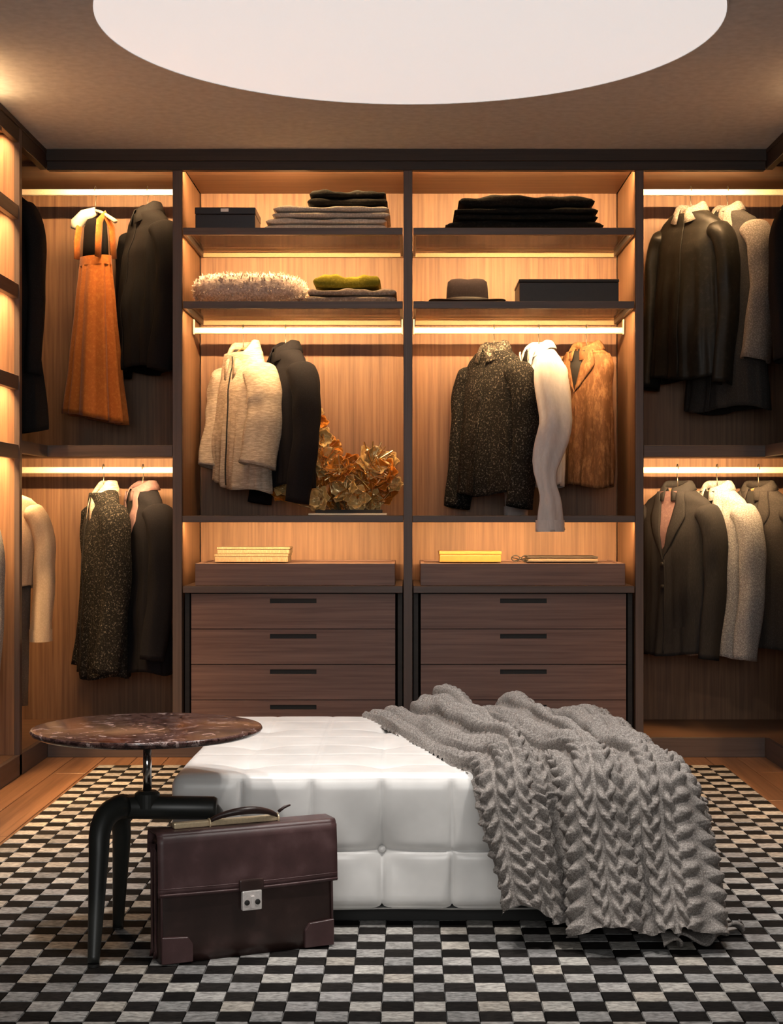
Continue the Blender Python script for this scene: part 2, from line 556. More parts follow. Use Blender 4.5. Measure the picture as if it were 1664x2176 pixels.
# hanging rails
def rail(parent, x0, x1, z, y=YR, axis='x', drop=0.05, flip=False):
    if axis == 'x':
        wbox('hanging_rail', M['rail'], parent, x0, x1, y - 0.007, y + 0.007, z - 0.014, z + 0.014, bevel=0.003)
        for xx in (x0, x1):
            wbox('rail_bracket', M['rail'], parent, xx - 0.006 if xx == x1 else xx, xx if xx == x1 else xx + 0.006, y - 0.012, y + 0.012, z - 0.018, z + drop)
    else:
        wbox('hanging_rail', M['rail'], parent, y - 0.007, y + 0.007, x0, x1, z - 0.014, z + 0.014, bevel=0.003)
ZR_C, ZR_U, ZR_L = 1.865, 2.486, 1.238
rail(W, -0.966, -0.025, ZR_C)
rail(W, 0.021, 0.968, ZR_C)
rail(W, XLW + .05, -1.012, ZR_U, drop=0.045)
rail(W, 1.009, XRW - .05, ZR_U, drop=0.045)
rail(W, -1.75, -1.012, ZR_L)
rail(W, 1.009, 1.75, ZR_L)
# led strips
YL = YF + 0.045
led(W, -0.96, -0.03, YL, 2.534)
led(W, 0.02, 0.96, YL, 2.534)
led(W, -1.545, -1.02, YL, 2.534, watt=LED_W * 1.1)
led(W, 1.01, 1.525, YL, 2.534, watt=LED_W * 1.1)
led(W, -0.96, -0.03, YL, 1.015, watt=LED_W * 0.62)
led(W, 0.02, 0.96, YL, 1.015, watt=LED_W * 0.62)
led(W, -1.62, -1.02, YL, 1.299)
led(W, 1.01, 1.62, YL, 1.299)

# ------------------------------------------------------------------ drawer units
def drawer_unit(a, b, label):
    # a..b: clear bay width
    u = thing('drawer_unit', label, 'drawers', ((a + b) / 2, YF + 0.02, 0.084), group='drawer units under the lit niches')
    y0 = YF + 0.03
    c0, c1 = a + 0.036, b - 0.036
    wbox('top_board', M['frame_x'], u, a + 0.004, b - 0.004, YF + 0.002, YB - 0.002, 0.703, 0.733)
    body = MB().box(c0, c1, y0 + 0.024, YB - 0.004, 0.086, 0.702)
    body.build('body', M['black'], u, world=True)
    for s in (a + 0.004, b - 0.026):
        wbox('side_post', M['fascia'], u, s, s + 0.022, y0 + 0.03, YB - 0.01, 0.086, 0.702)
    hgt = 0.1525
    cx = (c0 + c1) / 2
    for i in range(4):
        z1 = 0.698 - i * hgt
        z0 = max(z1 - hgt + 0.003, 0.088)
        hw = 0.1
        m = MB()
        # front with a routed slot: four slabs around the opening
        sz1, sz0 = z1 - 0.020, z1 - 0.040
        m.box(c0, c1, y0, y0 + 0.022, z0, sz0).box(c0, c1, y0, y0 + 0.022, sz1, z1)
        m.box(c0, cx - hw, y0, y0 + 0.022, sz0, sz1).box(cx + hw, c1, y0, y0 + 0.022, sz0, sz1)
        dr = m.build('drawer', M['drawer'], u, world=True)
        MB().box(cx - hw, cx + hw, y0 + 0.012, y0 + 0.021, sz0, sz1).build('handle_slot', M['black'], dr, world=True)
    return u
drawer_unit(-0.970, -0.021, 'walnut drawer unit below the niche with two cream boxes')
drawer_unit(0.017, 0.972, 'walnut drawer unit below the niche with the yellow box')
# low display trays standing on the drawer units
for a, b, lab in ((-0.920, -0.058, 'low dark tray box carrying two cream boxes on left drawer unit'),
                  (0.052, 0.935, 'low dark tray box carrying the yellow box on right drawer unit')):
    t = thing('display_tray', lab, 'tray', ((a + b) / 2, YF + 0.3, 0.733), group='trays on the drawer units')
    y0, y1 = YF + 0.05, YB - 0.06
    z0, z1 = 0.7335, 0.828
    wbox('front_panel', M['drawer'], t, a, b, y0, y0 + 0.018, z0, z1)
    wbox('back_board', M['drawer'], t, a, b, y1 - 0.018, y1, z0, z1)
    wbox('end_panel', M['drawer'], t, a, a + 0.018, y0 + 0.018, y1 - 0.018, z0, z1)
    wbox('end_panel', M['drawer'], t, b - 0.018, b, y0 + 0.018, y1 - 0.018, z0, z1)
    wbox('inset_top', M['drawer'], t, a + 0.018, b - 0.018, y0 + 0.018, y1 - 0.018, z1 - 0.03, z1 - 0.004)

# ------------------------------------------------------------------ side wardrobes
def side_wardrobe(sgn, XFr, XW, label):
    """front plane x=XFr, wall at XW; runs along y."""
    s = thing('side_wardrobe', label, 'wardrobe', (XFr, 5.9, 0))
    def bx(name, mat, xa, xb, *r, **kw):
        xa, xb = min(xa, xb), max(xa, xb)
        return wbox(name, mat, s, xa, xb, *r, **kw)
    inn = -sgn        # direction from wall into the room
    YP = 6.36         # partition
    Y0 = 5.28
    for yy in (Y0, YP):
        bx('partition', M['veneer_y'], XFr + sgn * 0.022, XW, yy, yy + 0.036, 0.084, 2.55, bevel=0)
        bx('partition_edge', M['frame'], XFr, XFr + sgn * 0.022, yy - 0.002, yy + 0.038, 0.0, HC - 0.022)
    bx('back_panel', M['veneer_y'], XW - sgn * 0.02, XW, Y0, YF + 0.02, 0.05, 2.56, bevel=0)
    bx('top_panel', M['veneer_y'], XFr + sgn * 0.03, XW - sgn * .02, Y0, YF + .03, 2.556, 2.575, bevel=0)
    bx('fascia', M['fascia'], XFr - sgn * 0.003, XFr + sgn * 0.03, 4.3, YF - 0.03, HC - 0.022, HC - 0.001)
    bx('fascia', M['fascia'], XFr + sgn * 0.002, XFr + sgn * 0.026, Y0 + 0.04, YP - 0.004, 2.518, HC - 0.022)
    bx('fascia', M['fascia'], XFr, XFr + sgn * 0.03, YP + 0.04, YF - 0.012, 2.512, HC - 0.022)
    bx('plinth', M['frame_y'], XFr, XFr + sgn * 0.02, Y0, YF - 0.002, 0.0, 0.084)
    bx('bottom_panel', M['veneer_x'], XFr + sgn * 0.021, XW - sgn * .02, Y0, YF + 0.02, 0.055, 0.083)
    # corner stretch: board continuing the middle shelf
    bx('shelf_board', M['frame_y'], XFr + sgn * 0.03, XW - sgn * 0.02, YP + 0.039, YF, 1.300, 1.336)
    bx('front_edge', M['frame_y'], XFr, XFr + sgn * 0.03, YP + 0.039, YF, 1.286, 1.336)
    if sgn < 0:
        led(s, YP + 0.06, YF - 0.06, XFr + sgn * 0.05, 1.299, tilt=-sgn * 0.5, watt=LED_W * 0.8, axis='y')
    # near bay shelves
    for z in (2.268, 1.955, 1.592, 1.318):
        bx('shelf_board', M['frame_y'], XFr + sgn * 0.03, XW - sgn * 0.02, Y0 + 0.037, YP - 0.003, z - 0.020, z)
        bx('front_edge', M['frame_y'], XFr + sgn * 0.004, XFr + sgn * 0.03, Y0 + 0.037, YP - 0.003, z - 0.056, z)
    for z in (2.556, 2.247, 1.934, 1.571, 1.297):
        led(s, Y0 + 0.06, YP - 0.03, XFr + sgn * 0.045, z - 0.001, tilt=-sgn * 0.6, watt=LED_W * (1.5 if sgn < 0 else 0.6), axis='y')
    # unseen uplight, added to put a warm patch on the ceiling
    wbox('added_uplight', M['blackmetal'], s, min(XFr, XFr - sgn * 0.03), max(XFr, XFr - sgn * 0.03), 5.36, 5.96, 2.47, 2.485)
    cl = area_light('added_uplight_beam', (XFr - sgn * 0.015, 5.66, 2.488), (PI, 0, 0), 0.02, 0.56, 1.3 if sgn < 0 else 0.5, LED_COL)
    cl.parent = s
    cl.matrix_parent_inverse = s.matrix_basis.inverted()
    # rails along y
    rail(s, YP + 0.04, YF - 0.03, ZR_U, y=(XFr + XW) / 2, axis='y')
    rail(s, YP + 0.04, YF - 0.03, ZR_L, y=(XFr + XW) / 2, axis='y')
    rail(s, Y0 + 0.04, YP - 0.003, ZR_L - 0.03, y=(XFr + XW) / 2, axis='y')
    # closed panelling towards the viewer
    for i in range(3):
        ya = 4.3 + i * 0.326
        bx('door_panel', M['drawer'], XFr + sgn * 0.002, XFr + sgn * 0.022, ya, ya + 0.322, 0.084, HC - 0.024)
    bx('end_panel', M['frame'], XFr + sgn * 0.002, XW, 4.275, 4.298, 0.0, HC - 0.024)
    return s
side_wardrobe(-1, XL, XLW, 'open wardrobe with lit shelves along the left wall')
side_wardrobe(1, XR, XRW, 'dark open wardrobe along the right wall')

# ------------------------------------------------------------------ rug
cell = 0.0677
ncol = 38
rx0 = -1.275
ry1 = 6.59
nrow = 66
verts, faces, cols = [], [], []
rng = np.random.RandomState(3)
def rquad(pts, c):
    o = len(verts)
    verts.extend(pts)
    faces.append((o, o + 1, o + 2, o + 3))
    cols.append(c)
tones = [(0.40, 0.385, 0.37), (0.34, 0.33, 0.325), (0.45, 0.43, 0.40), (0.29, 0.285, 0.28), (0.43, 0.395, 0.35)]
for i in range(ncol):
    for j in range(nrow):
        jx = rng.uniform(-1, 1, 4) * 0.0012
        xa, xb = rx0 + i * cell, rx0 + (i + 1) * cell
        yb, ya = ry1 - j * cell, ry1 - (j + 1) * cell
        light = (i + j) % 2 == 0
        g = 0.0016
        if light:
            t0 = tones[rng.randint(len(tones))]
            f_ = rng.uniform(0.85, 1.08)
            c = tuple(v * f_ for v in t0)
            z1 = RUG
        else:
            f_ = rng.uniform(0.6, 1.4)
            c = (0.015 * f_, 0.013 * f_, 0.012 * f_)
            z1 = RUG - 0.0006
        q = [(xa + g + jx[0], ya + g + jx[1], z1), (xb - g + jx[2], ya + g + jx[3], z1), (xb - g + jx[1], yb - g + jx[0], z1), (xa + g + jx[3], yb - g + jx[2], z1)]
        rquad(q, c)
        b_ = [(xa, ya, 0.002), (xb, ya, 0.002), (xb, yb, 0.002), (xa, yb, 0.002)]
        for a_ in range(4):
            rquad([b_[a_], b_[(a_ + 1) % 4], q[(a_ + 1) % 4], q[a_]], tuple(v * 0.6 for v in c) if not light else c)
rx1, ry0 = rx0 + ncol * cell, ry1 - nrow * cell
me = bpy.data.meshes.new('checked_rug')
me.from_pydata(verts, [], faces)
ca = me.color_attributes.new('cell_colour', 'FLOAT_COLOR', 'CORNER')
buf = np.repeat(np.array([(c[0], c[1], c[2], 1.0) for c in cols], dtype=np.float32), 4, axis=0).ravel()
ca.data.foreach_set('color', buf)
me.materials.append(M['rug'])
rug = bpy.data.objects.new('checked_rug', me)
COL.objects.link(rug)
tag(rug, 'black and pale grey checked rug covering the floor under the ottoman', 'rug')
e = MB()
e.box(rx0 - 0.006, rx1 + 0.006, ry0 - .006, ry1 + .006, 0.0005, 0.003)
e.build('backing', M['black'], rug)

# ------------------------------------------------------------------ ottoman
OX0, OX1, OY0, OY1 = -0.597, 0.640, 4.01, 5.18
OZ0, OZ1 = 0.045, 0.392
def ottoman():
    t = thing('ottoman', 'large white leather ottoman with button tufting under the knitted throw', 'ottoman',
              ((OX0 + OX1) / 2, (OY0 + OY1) / 2, RUG))
    wbox('base_plinth', M['black'], t, OX0 + .07, OX1 - .07, OY0 + .07, OY1 - .07, RUG + .0005, OZ0 + 0.02)
    R = 0.035
    nx, ny, nz = 7, 7, 2
    def groove(f, n, w=0.035):
        """distance profile: 0 at a seam, 1 in the middle of a panel"""
        c = f * n
        d = min(c - math.floor(c), math.ceil(c) - c) if 0.02 < f < 0.98 else 0.5
        return 1 - math.exp(-(d / w) ** 1.0)
    buttons = []
    xs_b = [2 / 7, 3 / 7 + 0 / 7, 5 / 7]
    bt_x = [1 / 7, 3 / 7, 5 / 7]
    for f in bt_x:
        buttons.append(Vector((OX0 + f * (OX1 - OX0), OY0, (OZ0 + OZ1) / 2 - 0.02)))
    for f in bt_x:
        for g in bt_x:
            buttons.append(Vector((OX0 + f * (OX1 - OX0), OY0 + g * (OY1 - OY0), OZ1)))
    for g in bt_x:
        buttons.append(Vector((OX0, OY0 + g * (OY1 - OY0), (OZ0 + OZ1) / 2 - 0.02)))
        buttons.append(Vector((OX1, OY0 + g * (OY1 - OY0), (OZ0 + OZ1) / 2 - 0.02)))
    lo = Vector((OX0 + R, OY0 + R, OZ0 + R))
    hi = Vector((OX1 - R, OY1 - R, OZ1 - R))
    mb = MB()
    def dense(n, per):
        out = []
        for i in range(n * per + 1):
            out.append(i / (n * per))
        extra = [k / n + s_ for k in range(1, n) for s_ in (-0.004, 0.004)]
        return sorted(set(out + extra + [0.006, 0.015, 0.03, 0.994, 0.985, 0.97]))
    fx, fy, fz = dense(nx, 12), dense(ny, 10), dense(nz, 14)
    def finish(p, n, g):
        q = Vector((min(max(p.x, lo.x), hi.x), min(max(p.y, lo.y), hi.y), min(max(p.z, lo.z), hi.z)))
        d = p - q
        if d.length > 1e-6:
            pp = q + d.normalized() * R
            nn = d.normalized()
        else:
            pp, nn = p, n
        off = (0.0010 + 0.0120 * min(1.0, max(0.0, (OZ1 + 0.002 - p.z) / 0.03))) * (g - 1)
        for b in buttons:
            dd = (p - b).length
            if dd < 0.22:
                off -= (0.034 if abs(b.z - OZ1) > 1e-4 else 0.016) * math.exp(-(dd / 0.040) ** 1.2)
        # soft uneven filling
        off += 0.003 * mnoise.noise(p * 4.0)
        return pp + nn * off
    def face(us, vs_, fn, n, nu, nv):
        rows = []
        for v in vs_:
            row = []
            for u in us:
                row.append(finish(fn(u, v), n, min(groove(u, nu), groove(v, nv))))
            rows.append(row)
        mb.grid(rows)
    DX, DY, DZ = OX1 - OX0, OY1 - OY0, OZ1 - OZ0
    zmid = ((OZ0 + OZ1) / 2 - 0.02 - OZ0) / DZ
    warp = lambda v: v * 2 * zmid if v < 0.5 else zmid + (v - 0.5) * 2 * (1 - zmid)
    face(fx, fz, lambda u, v: Vector((OX0 + u * DX, OY0, OZ0 + warp(v) * DZ)), Vector((0, -1, 0)), nx, nz)
    face(fx, fz, lambda u, v: Vector((OX0 + u * DX, OY1, OZ0 + warp(v) * DZ)), Vector((0, 1, 0)), nx, nz)
    face(fy, fz, lambda u, v: Vector((OX0, OY0 + u * DY, OZ0 + warp(v) * DZ)), Vector((-1, 0, 0)), ny, nz)
    face(fy, fz, lambda u, v: Vector((OX1, OY0 + u * DY, OZ0 + warp(v) * DZ)), Vector((1, 0, 0)), ny, nz)
    face(fx, fy, lambda u, v: Vector((OX0 + u * DX, OY0 + v * DY, OZ1)), Vector((0, 0, 1)), nx, ny)
    face(fx, fy, lambda u, v: Vector((OX0 + u * DX, OY0 + v * DY, OZ0)), Vector((0, 0, -1)), 1, 1)
    o = mb.build('upholstery', M['white_leather'], t, world=True, smooth=True)
    bm = bmesh.new(); bm.from_mesh(o.data)
    bmesh.ops.remove_doubles(bm, verts=bm.verts, dist=0.0006)
    bmesh.ops.recalc_face_normals(bm, faces=bm.faces)
    bm.to_mesh(o.data); bm.free()
    for b in buttons:
        n = Vector((0, 0, 1)) if abs(b.z - OZ1) < 1e-4 else (Vector((0, -1, 0)) if abs(b.y - OY0) < 1e-4 else Vector((-1 if b.x < 0 else 1, 0, 0)))
        q = n.to_track_quat('Z', 'Y').to_matrix().to_4x4()
        xf = Matrix.Translation(b - n * (0.034 if abs(b.z - OZ1) > 1e-4 else 0.020)) @ q
        MB().lathe([(0.0004, 0.006), (0.006, 0.0055), (0.0095, 0.002), (0.0095, -0.004)], 16).build('button', M['white_leather'], t, world=True, smooth=True, xf=xf)
    return t
ottoman()

# ------------------------------------------------------------------ knitted throw
def smooth01(x):
    x = np.clip(x, 0, 1)
    return x * x * (3 - 2 * x)
def knit_throw():
    NU, NS = 460, 640
    u = np.linspace(0, 1.30, NU)[:, None] * np.ones((1, NS))
    s = np.linspace(0, 1, NS)[None, :] * np.ones((NU, 1))
    uc = np.clip(u, 0, 1)
    w = np.clip(u - 1, 0, None)
    # path: [0, .04] back drop, [.04,.68] top, [.68,.74] front corner, rest hanging
    top = OZ1 + 0.010
    keys = np.array([0.0, 0.03, 0.09, 0.66, 0.72, 1.0])
    Yk = [5.235, 5.225, 5.14, 4.05, 3.958, 3.885]
    Zk = [top - 0.09, top - 0.03, top, top, top - 0.045, 0.05]
    xb, xf_, xd = -0.150 + 0.76 * uc, 0.155 + 0.50 * uc, 0.225 + 0.455 * uc
    def interp(vals):
        # smoothed polyline
        base = np.interp(s[0], keys, vals)
        ker = np.hanning(31); ker /= ker.sum()
        pad = np.concatenate([np.full(15, base[0]), base, np.full(15, base[-1])])
        return np.convolve(pad, ker, 'valid')
    Y = interp(Yk)[None, :] * np.ones_like(u)
    Zb = interp(Zk)
    hem = 0.070 + 0.02 * np.sin(u * 16) * (u < 0.36) - 0.050 * smooth01((u - 0.34) / 0.05)
    fall = smooth01((s - 0.69) / 0.31)
    lin = np.clip((s - 0.72) / 0.28, 0, 1)
    Z = Zb[None, :] + (hem - 0.05) * lin
    ftop = np.clip((s - 0.09) / 0.60, 0, 1)
    X = (xb * (1 - ftop) + xf_ * ftop) * (1 - fall) + xd * fall
    # hanging part swells away from the ottoman and spreads onto the rug
    Y = Y - 0.02 * fall - 0.04 * lin ** 2 * smooth01((u - 0.36) / 0.1)
    # the part past the right edge drops down the side, and wraps round the corner below
    turn = smooth01((s - 0.58) / 0.20)
    dirx = 0.10 * (1 - turn) + 0.22 * turn
    diry = 0.0 * (1 - turn) + 0.97 * turn
    dirz = -1.0 * (1 - turn)
    curl = w * w * 2.0
    X = X + w * dirx + np.minimum(w, 0.05) * 0.7 * (1 - turn)
    Y = Y + w * diry
    Z = Z + dirz * np.clip(w - 0.025, 0, None) * 1.0
    Z = np.maximum(Z, RUG + 0.012)
    # keep the hanging side outside of the ottoman
    P = np.stack([X, Y, Z], -1)
    def normals(P):
        du = np.gradient(P, axis=0)
        ds = np.gradient(P, axis=1)
        n = np.cross(du, ds)
        n /= (np.linalg.norm(n, axis=-1, keepdims=True) + 1e-9)
        return n
    n = normals(P)
    # orientation: upward on top
    if n[NU // 2, int(NS * 0.4), 2] < 0:
        n = -n
    # big folds: ridges whose centre drifts along the path
    def ridge(c0, c1, wd0, wd1, a0, a1):
        c = c0 + (c1 - c0) * s
        wd = wd0 + (wd1 - wd0) * s
        a = a0 + (a1 - a0) * s
        return a * np.exp(-((u - c) / wd) ** 2)
    def lobe(c, wd, a):
        return a * np.exp(-np.abs((u - c) / wd) ** 5)
    F = ridge(0.36, 0.17, 0.10, 0.14, 0.090, 0.085)
    F += ridge(0.64, 0.55, 0.09, 0.10, 0.065, 0.095)
    F -= 0.055 * fall * np.exp(-((u - 0.365) / 0.045) ** 2)
    F += ridge(0.90, 0.86, 0.10, 0.12, 0.020, 0.090)
    F += ridge(0.10, 0.02, 0.05, 0.05, 0.02, 0.0)
    F += ridge(1.16, 1.12, 0.06, 0.06, 0.01, 0.03)
    F += 0.010 * np.sin(9 * s + 5 * u) * (0.3 + fall)
    front = lobe(0.145, 0.165, 0.085) + lobe(0.575, 0.150, 0.115) + lobe(0.90, 0.165, 0.090) + lobe(1.18, 0.10, 0.05)
    bl = smooth01((s - 0.60) / 0.16)
    F = F * (1 - bl) + (front + 0.008 * np.sin(9 * s + 11 * u)) * bl
    edge = np.minimum(smooth01(u / 0.05), 1)
    F *= edge * 0.9 + 0.1
    # smooth the normals used for the folds
    def blur(A, k):
        ker = np.hanning(k); ker /= ker.sum()
        for ax in (0, 1):
            A = np.apply_along_axis(lambda v: np.convolve(np.pad(v, k // 2, mode='edge'), ker, 'valid'), ax, A)
        return A
    n = blur(n, 25)
    n /= (np.linalg.norm(n, axis=-1, keepdims=True) + 1e-9)
    P = P + n * F[..., None]
    P[..., 2] = np.maximum(P[..., 2], RUG + 0.010)
    # cable relief on the folded surface
    n2 = normals(P)
    if n2[NU // 2, int(NS * 0.4), 2] < 0:
        n2 = -n2
    n2 = blur(n2, 5)
    n2 /= (np.linalg.norm(n2, axis=-1, keepdims=True) + 1e-9)
    # arc length coordinates
    dU = np.linalg.norm(np.diff(P, axis=0), axis=-1).mean(axis=1)
    au = np.concatenate([[0], np.cumsum(dU)])[:, None] * np.ones((1, NS))
    dS = np.linalg.norm(np.diff(P, axis=1), axis=-1).mean(axis=0)
    as_ = np.concatenate([[0], np.cumsum(dS)])[None, :] * np.ones((NU, 1))
    au = au + 0.009 * np.sin(as_ * 7.3 + 1.0) + 0.003 * np.sin(as_ * 19 + au * 14)
    as_ = as_ + 0.006 * np.sin(au * 23) + 0.004 * np.sin(au * 51 + as_ * 6)
    colw = 0.076
    ci = np.floor(au / colw)
    xl = au / colw - ci - 0.5
    sgn = np.where(ci % 2 == 0, 1.0, -1.0)
    per = 0.128
    ph_ = 2 * PI * (as_ / per + np.modf(np.sin(ci * 12.9898 + 4.1) * 437.585)[0])
    H = np.zeros_like(u)
    for k in range(3):
        a = ph_ + 2 * PI * k / 3
        c = 0.245 * np.sin(a) * sgn
        e_ = 0.62 - 0.38 * np.sin(2 * a)
        r = np.clip(1 - ((xl - c) / 0.19) ** 2, 0, 1) ** 0.5
        H = np.maximum(H, r * e_)
    rib = 0.55 * np.clip(1 - ((np.abs(xl) - 0.5) / 0.05) ** 2, 0, 1) ** 0.5
    H = np.maximum(H, 0)
    H = H * (0.80 + 0.20 * np.sin(au * 31 + as_ * 17))
    stitch = 0.035 * np.sin(2 * PI * as_ / 0.011 + 3 * np.sin(ph_)) * H
    P = P + n2 * ((H + stitch) * 0.030 - 0.012)[..., None]
    P[..., 2] = np.maximum(P[..., 2], RUG + 0.003 + 0.004 * H)
    # back side to give the wool thickness
    faces = []
    idx = np.arange(NU * NS).reshape(NU, NS)
    a = idx[:-1, :-1].ravel(); b = idx[1:, :-1].ravel(); c = idx[1:, 1:].ravel(); d = idx[:-1, 1:].ravel()
    quads = np.stack([a, b, c, d], -1)
    me = bpy.data.meshes.new('knit')
    me.vertices.add(NU * NS)
    me.vertices.foreach_set('co', P.reshape(-1))
    me.loops.add(quads.size)
    me.loops.foreach_set('vertex_index', quads.ravel().astype(np.int32))
    me.polygons.add(len(quads))
    me.polygons.foreach_set('loop_start', np.arange(0, quads.size, 4, dtype=np.int32))
    me.update(calc_edges=True)
    me.validate()
    me.polygons.foreach_set('use_smooth', [True] * len(quads))
    me.materials.append(M['wool'])
    t = thing('knitted_throw', 'chunky grey cable knit throw draped over the white ottoman', 'throw', (0.5, 4.0, RUG))
    o = bpy.data.objects.new('knit', me)
    COL.objects.link(o)
    o.parent = t
    o.matrix_parent_inverse = t.matrix_basis.inverted()
    # loose ruffled hem lying on the rug at the right
    m = MB()
    rows = []
    nr = 60
    for i in range(nr + 1):
        f = i / nr
        bx_, by_ = 0.60 + 0.24 * f, 3.80 + 0.20 * f + 0.02 * math.sin(f * 9)
        row = []
        for j in range(7):
            g = j / 6
            wv = math.sin(f * 26 + g * 1.5) * 0.016 * (0.3 + g)
            row.append((bx_ + 0.02 * math.sin(f * 17) * g, by_ - 0.055 * g + wv * 0.6, RUG + 0.008 + (0.034 * (1 - f) * (1 - g) + 0.014 * (1 + math.sin(f * 26)) * g)))
        rows.append(row)
    m.grid(rows)
    r = m.build('fringe', M['wool'], t, world=True, smooth=True)
    md = r.modifiers.new('thick', 'SOLIDIFY'); md.thickness = 0.006; md.offset = 0
    # piping tufts along the front hem
    return t
knit_throw()

# ------------------------------------------------------------------ side table
def side_table():
    cx, cy = -0.630, 3.860
    t = thing('side_table', 'round red marble side table with a black three-legged base', 'table', (cx, cy, RUG))
    zt = 0.532
    MB().lathe([(0.0005, zt - 0.017), (0.262, zt - 0.017), (0.273, zt - 0.012), (0.277, zt - 0.006), (0.275, zt - 0.001), (0.270, zt), (0.0005, zt)], 96,
               cx, cy).build('table_top', M['marble'], t, world=True, smooth=True)
    MB().lathe([(0.0005, zt - 0.024), (0.06, zt - 0.024), (0.06, zt - 0.0175), (0.0005, zt - 0.0175)], 40, cx, cy).build('mounting_plate', M['blackmetal'], t, world=True)
    zt_ = 0.338
    MB().tube([(cx, cy, zt_ + 0.02), (cx, cy, zt - 0.024)], 0.0105, 20).build('stem', M['chrome'], t, world=True, smooth=True)
    MB().lathe([(0.0005, zt_), (0.03, zt_), (0.03, zt_ + 0.034), (0.022, zt_ + 0.04), (0.0005, zt_ + 0.04)], 28, cx, cy).build('hub', M['blackmetal'], t, world=True)
    # thick horizontal bar
    pts = [(cx - 0.052, cy, zt_), (cx + 0.168, cy + 0.004, zt_ - 0.003)]
    b = MB().tube([pts[0], (cx - .045, cy, zt_), (cx + .16, cy + .004, zt_ - .003), pts[1]], [0.026, 0.028, 0.028, 0.024], 28)
    b.build('cross_bar', M['blackmetal'], t, world=True, smooth=True)
    def leg(p0, p1, p2, p3, r0, r1):
        pp, rr = [], []
        n = 26
        A, B, C, D = map(Vector, (p0, p1, p2, p3))
        for i in range(n + 1):
            f = i / n
            if f < 0.35:
                g = f / 0.35
                q = A * (1 - g) ** 2 + B * (2 * g * (1 - g)) + C * g * g
            else:
                g = (f - 0.35) / 0.65
                q = C * (1 - g) + D * g
            pp.append(q)
            rr.append(r0 + (r1 - r0) * f)
        o = MB().tube(pp, rr, 20).build('leg', M['blackmetal'], t, world=True, smooth=True)
        MB().lathe([(0.0005, RUG + 0.0005), (r1 * 1.02, RUG + 0.0005), (r1 * 1.02, RUG + 0.006), (0.0005, RUG + 0.006)], 16, D.x, D.y).build('foot', M['black'], o, world=True)
    leg((cx - 0.055, cy - 0.006, zt_ + 0.004), (cx - 0.110, cy - 0.055, zt_ + 0.004), (cx - 0.100, cy - 0.085, zt_ - 0.085), (-0.722, 3.668, RUG + 0.007), 0.030, 0.0135)
    leg((cx - 0.05, cy + 0.006, zt_), (cx - 0.080, cy + 0.045, zt_ + 0.012), (cx - 0.074, cy + 0.07, zt_ - 0.08), (-0.726, 4.00, RUG + 0.007), 0.028, 0.0135)
    leg((cx + 0.14, cy + 0.004, zt_ - 0.004), (cx + 0.175, cy + 0.02, zt_ - 0.02), (cx + 0.170, cy + 0.03, zt_ - 0.10), (cx + 0.185, cy + 0.065, RUG + 0.007), 0.026, 0.0135)
    return t
side_table()

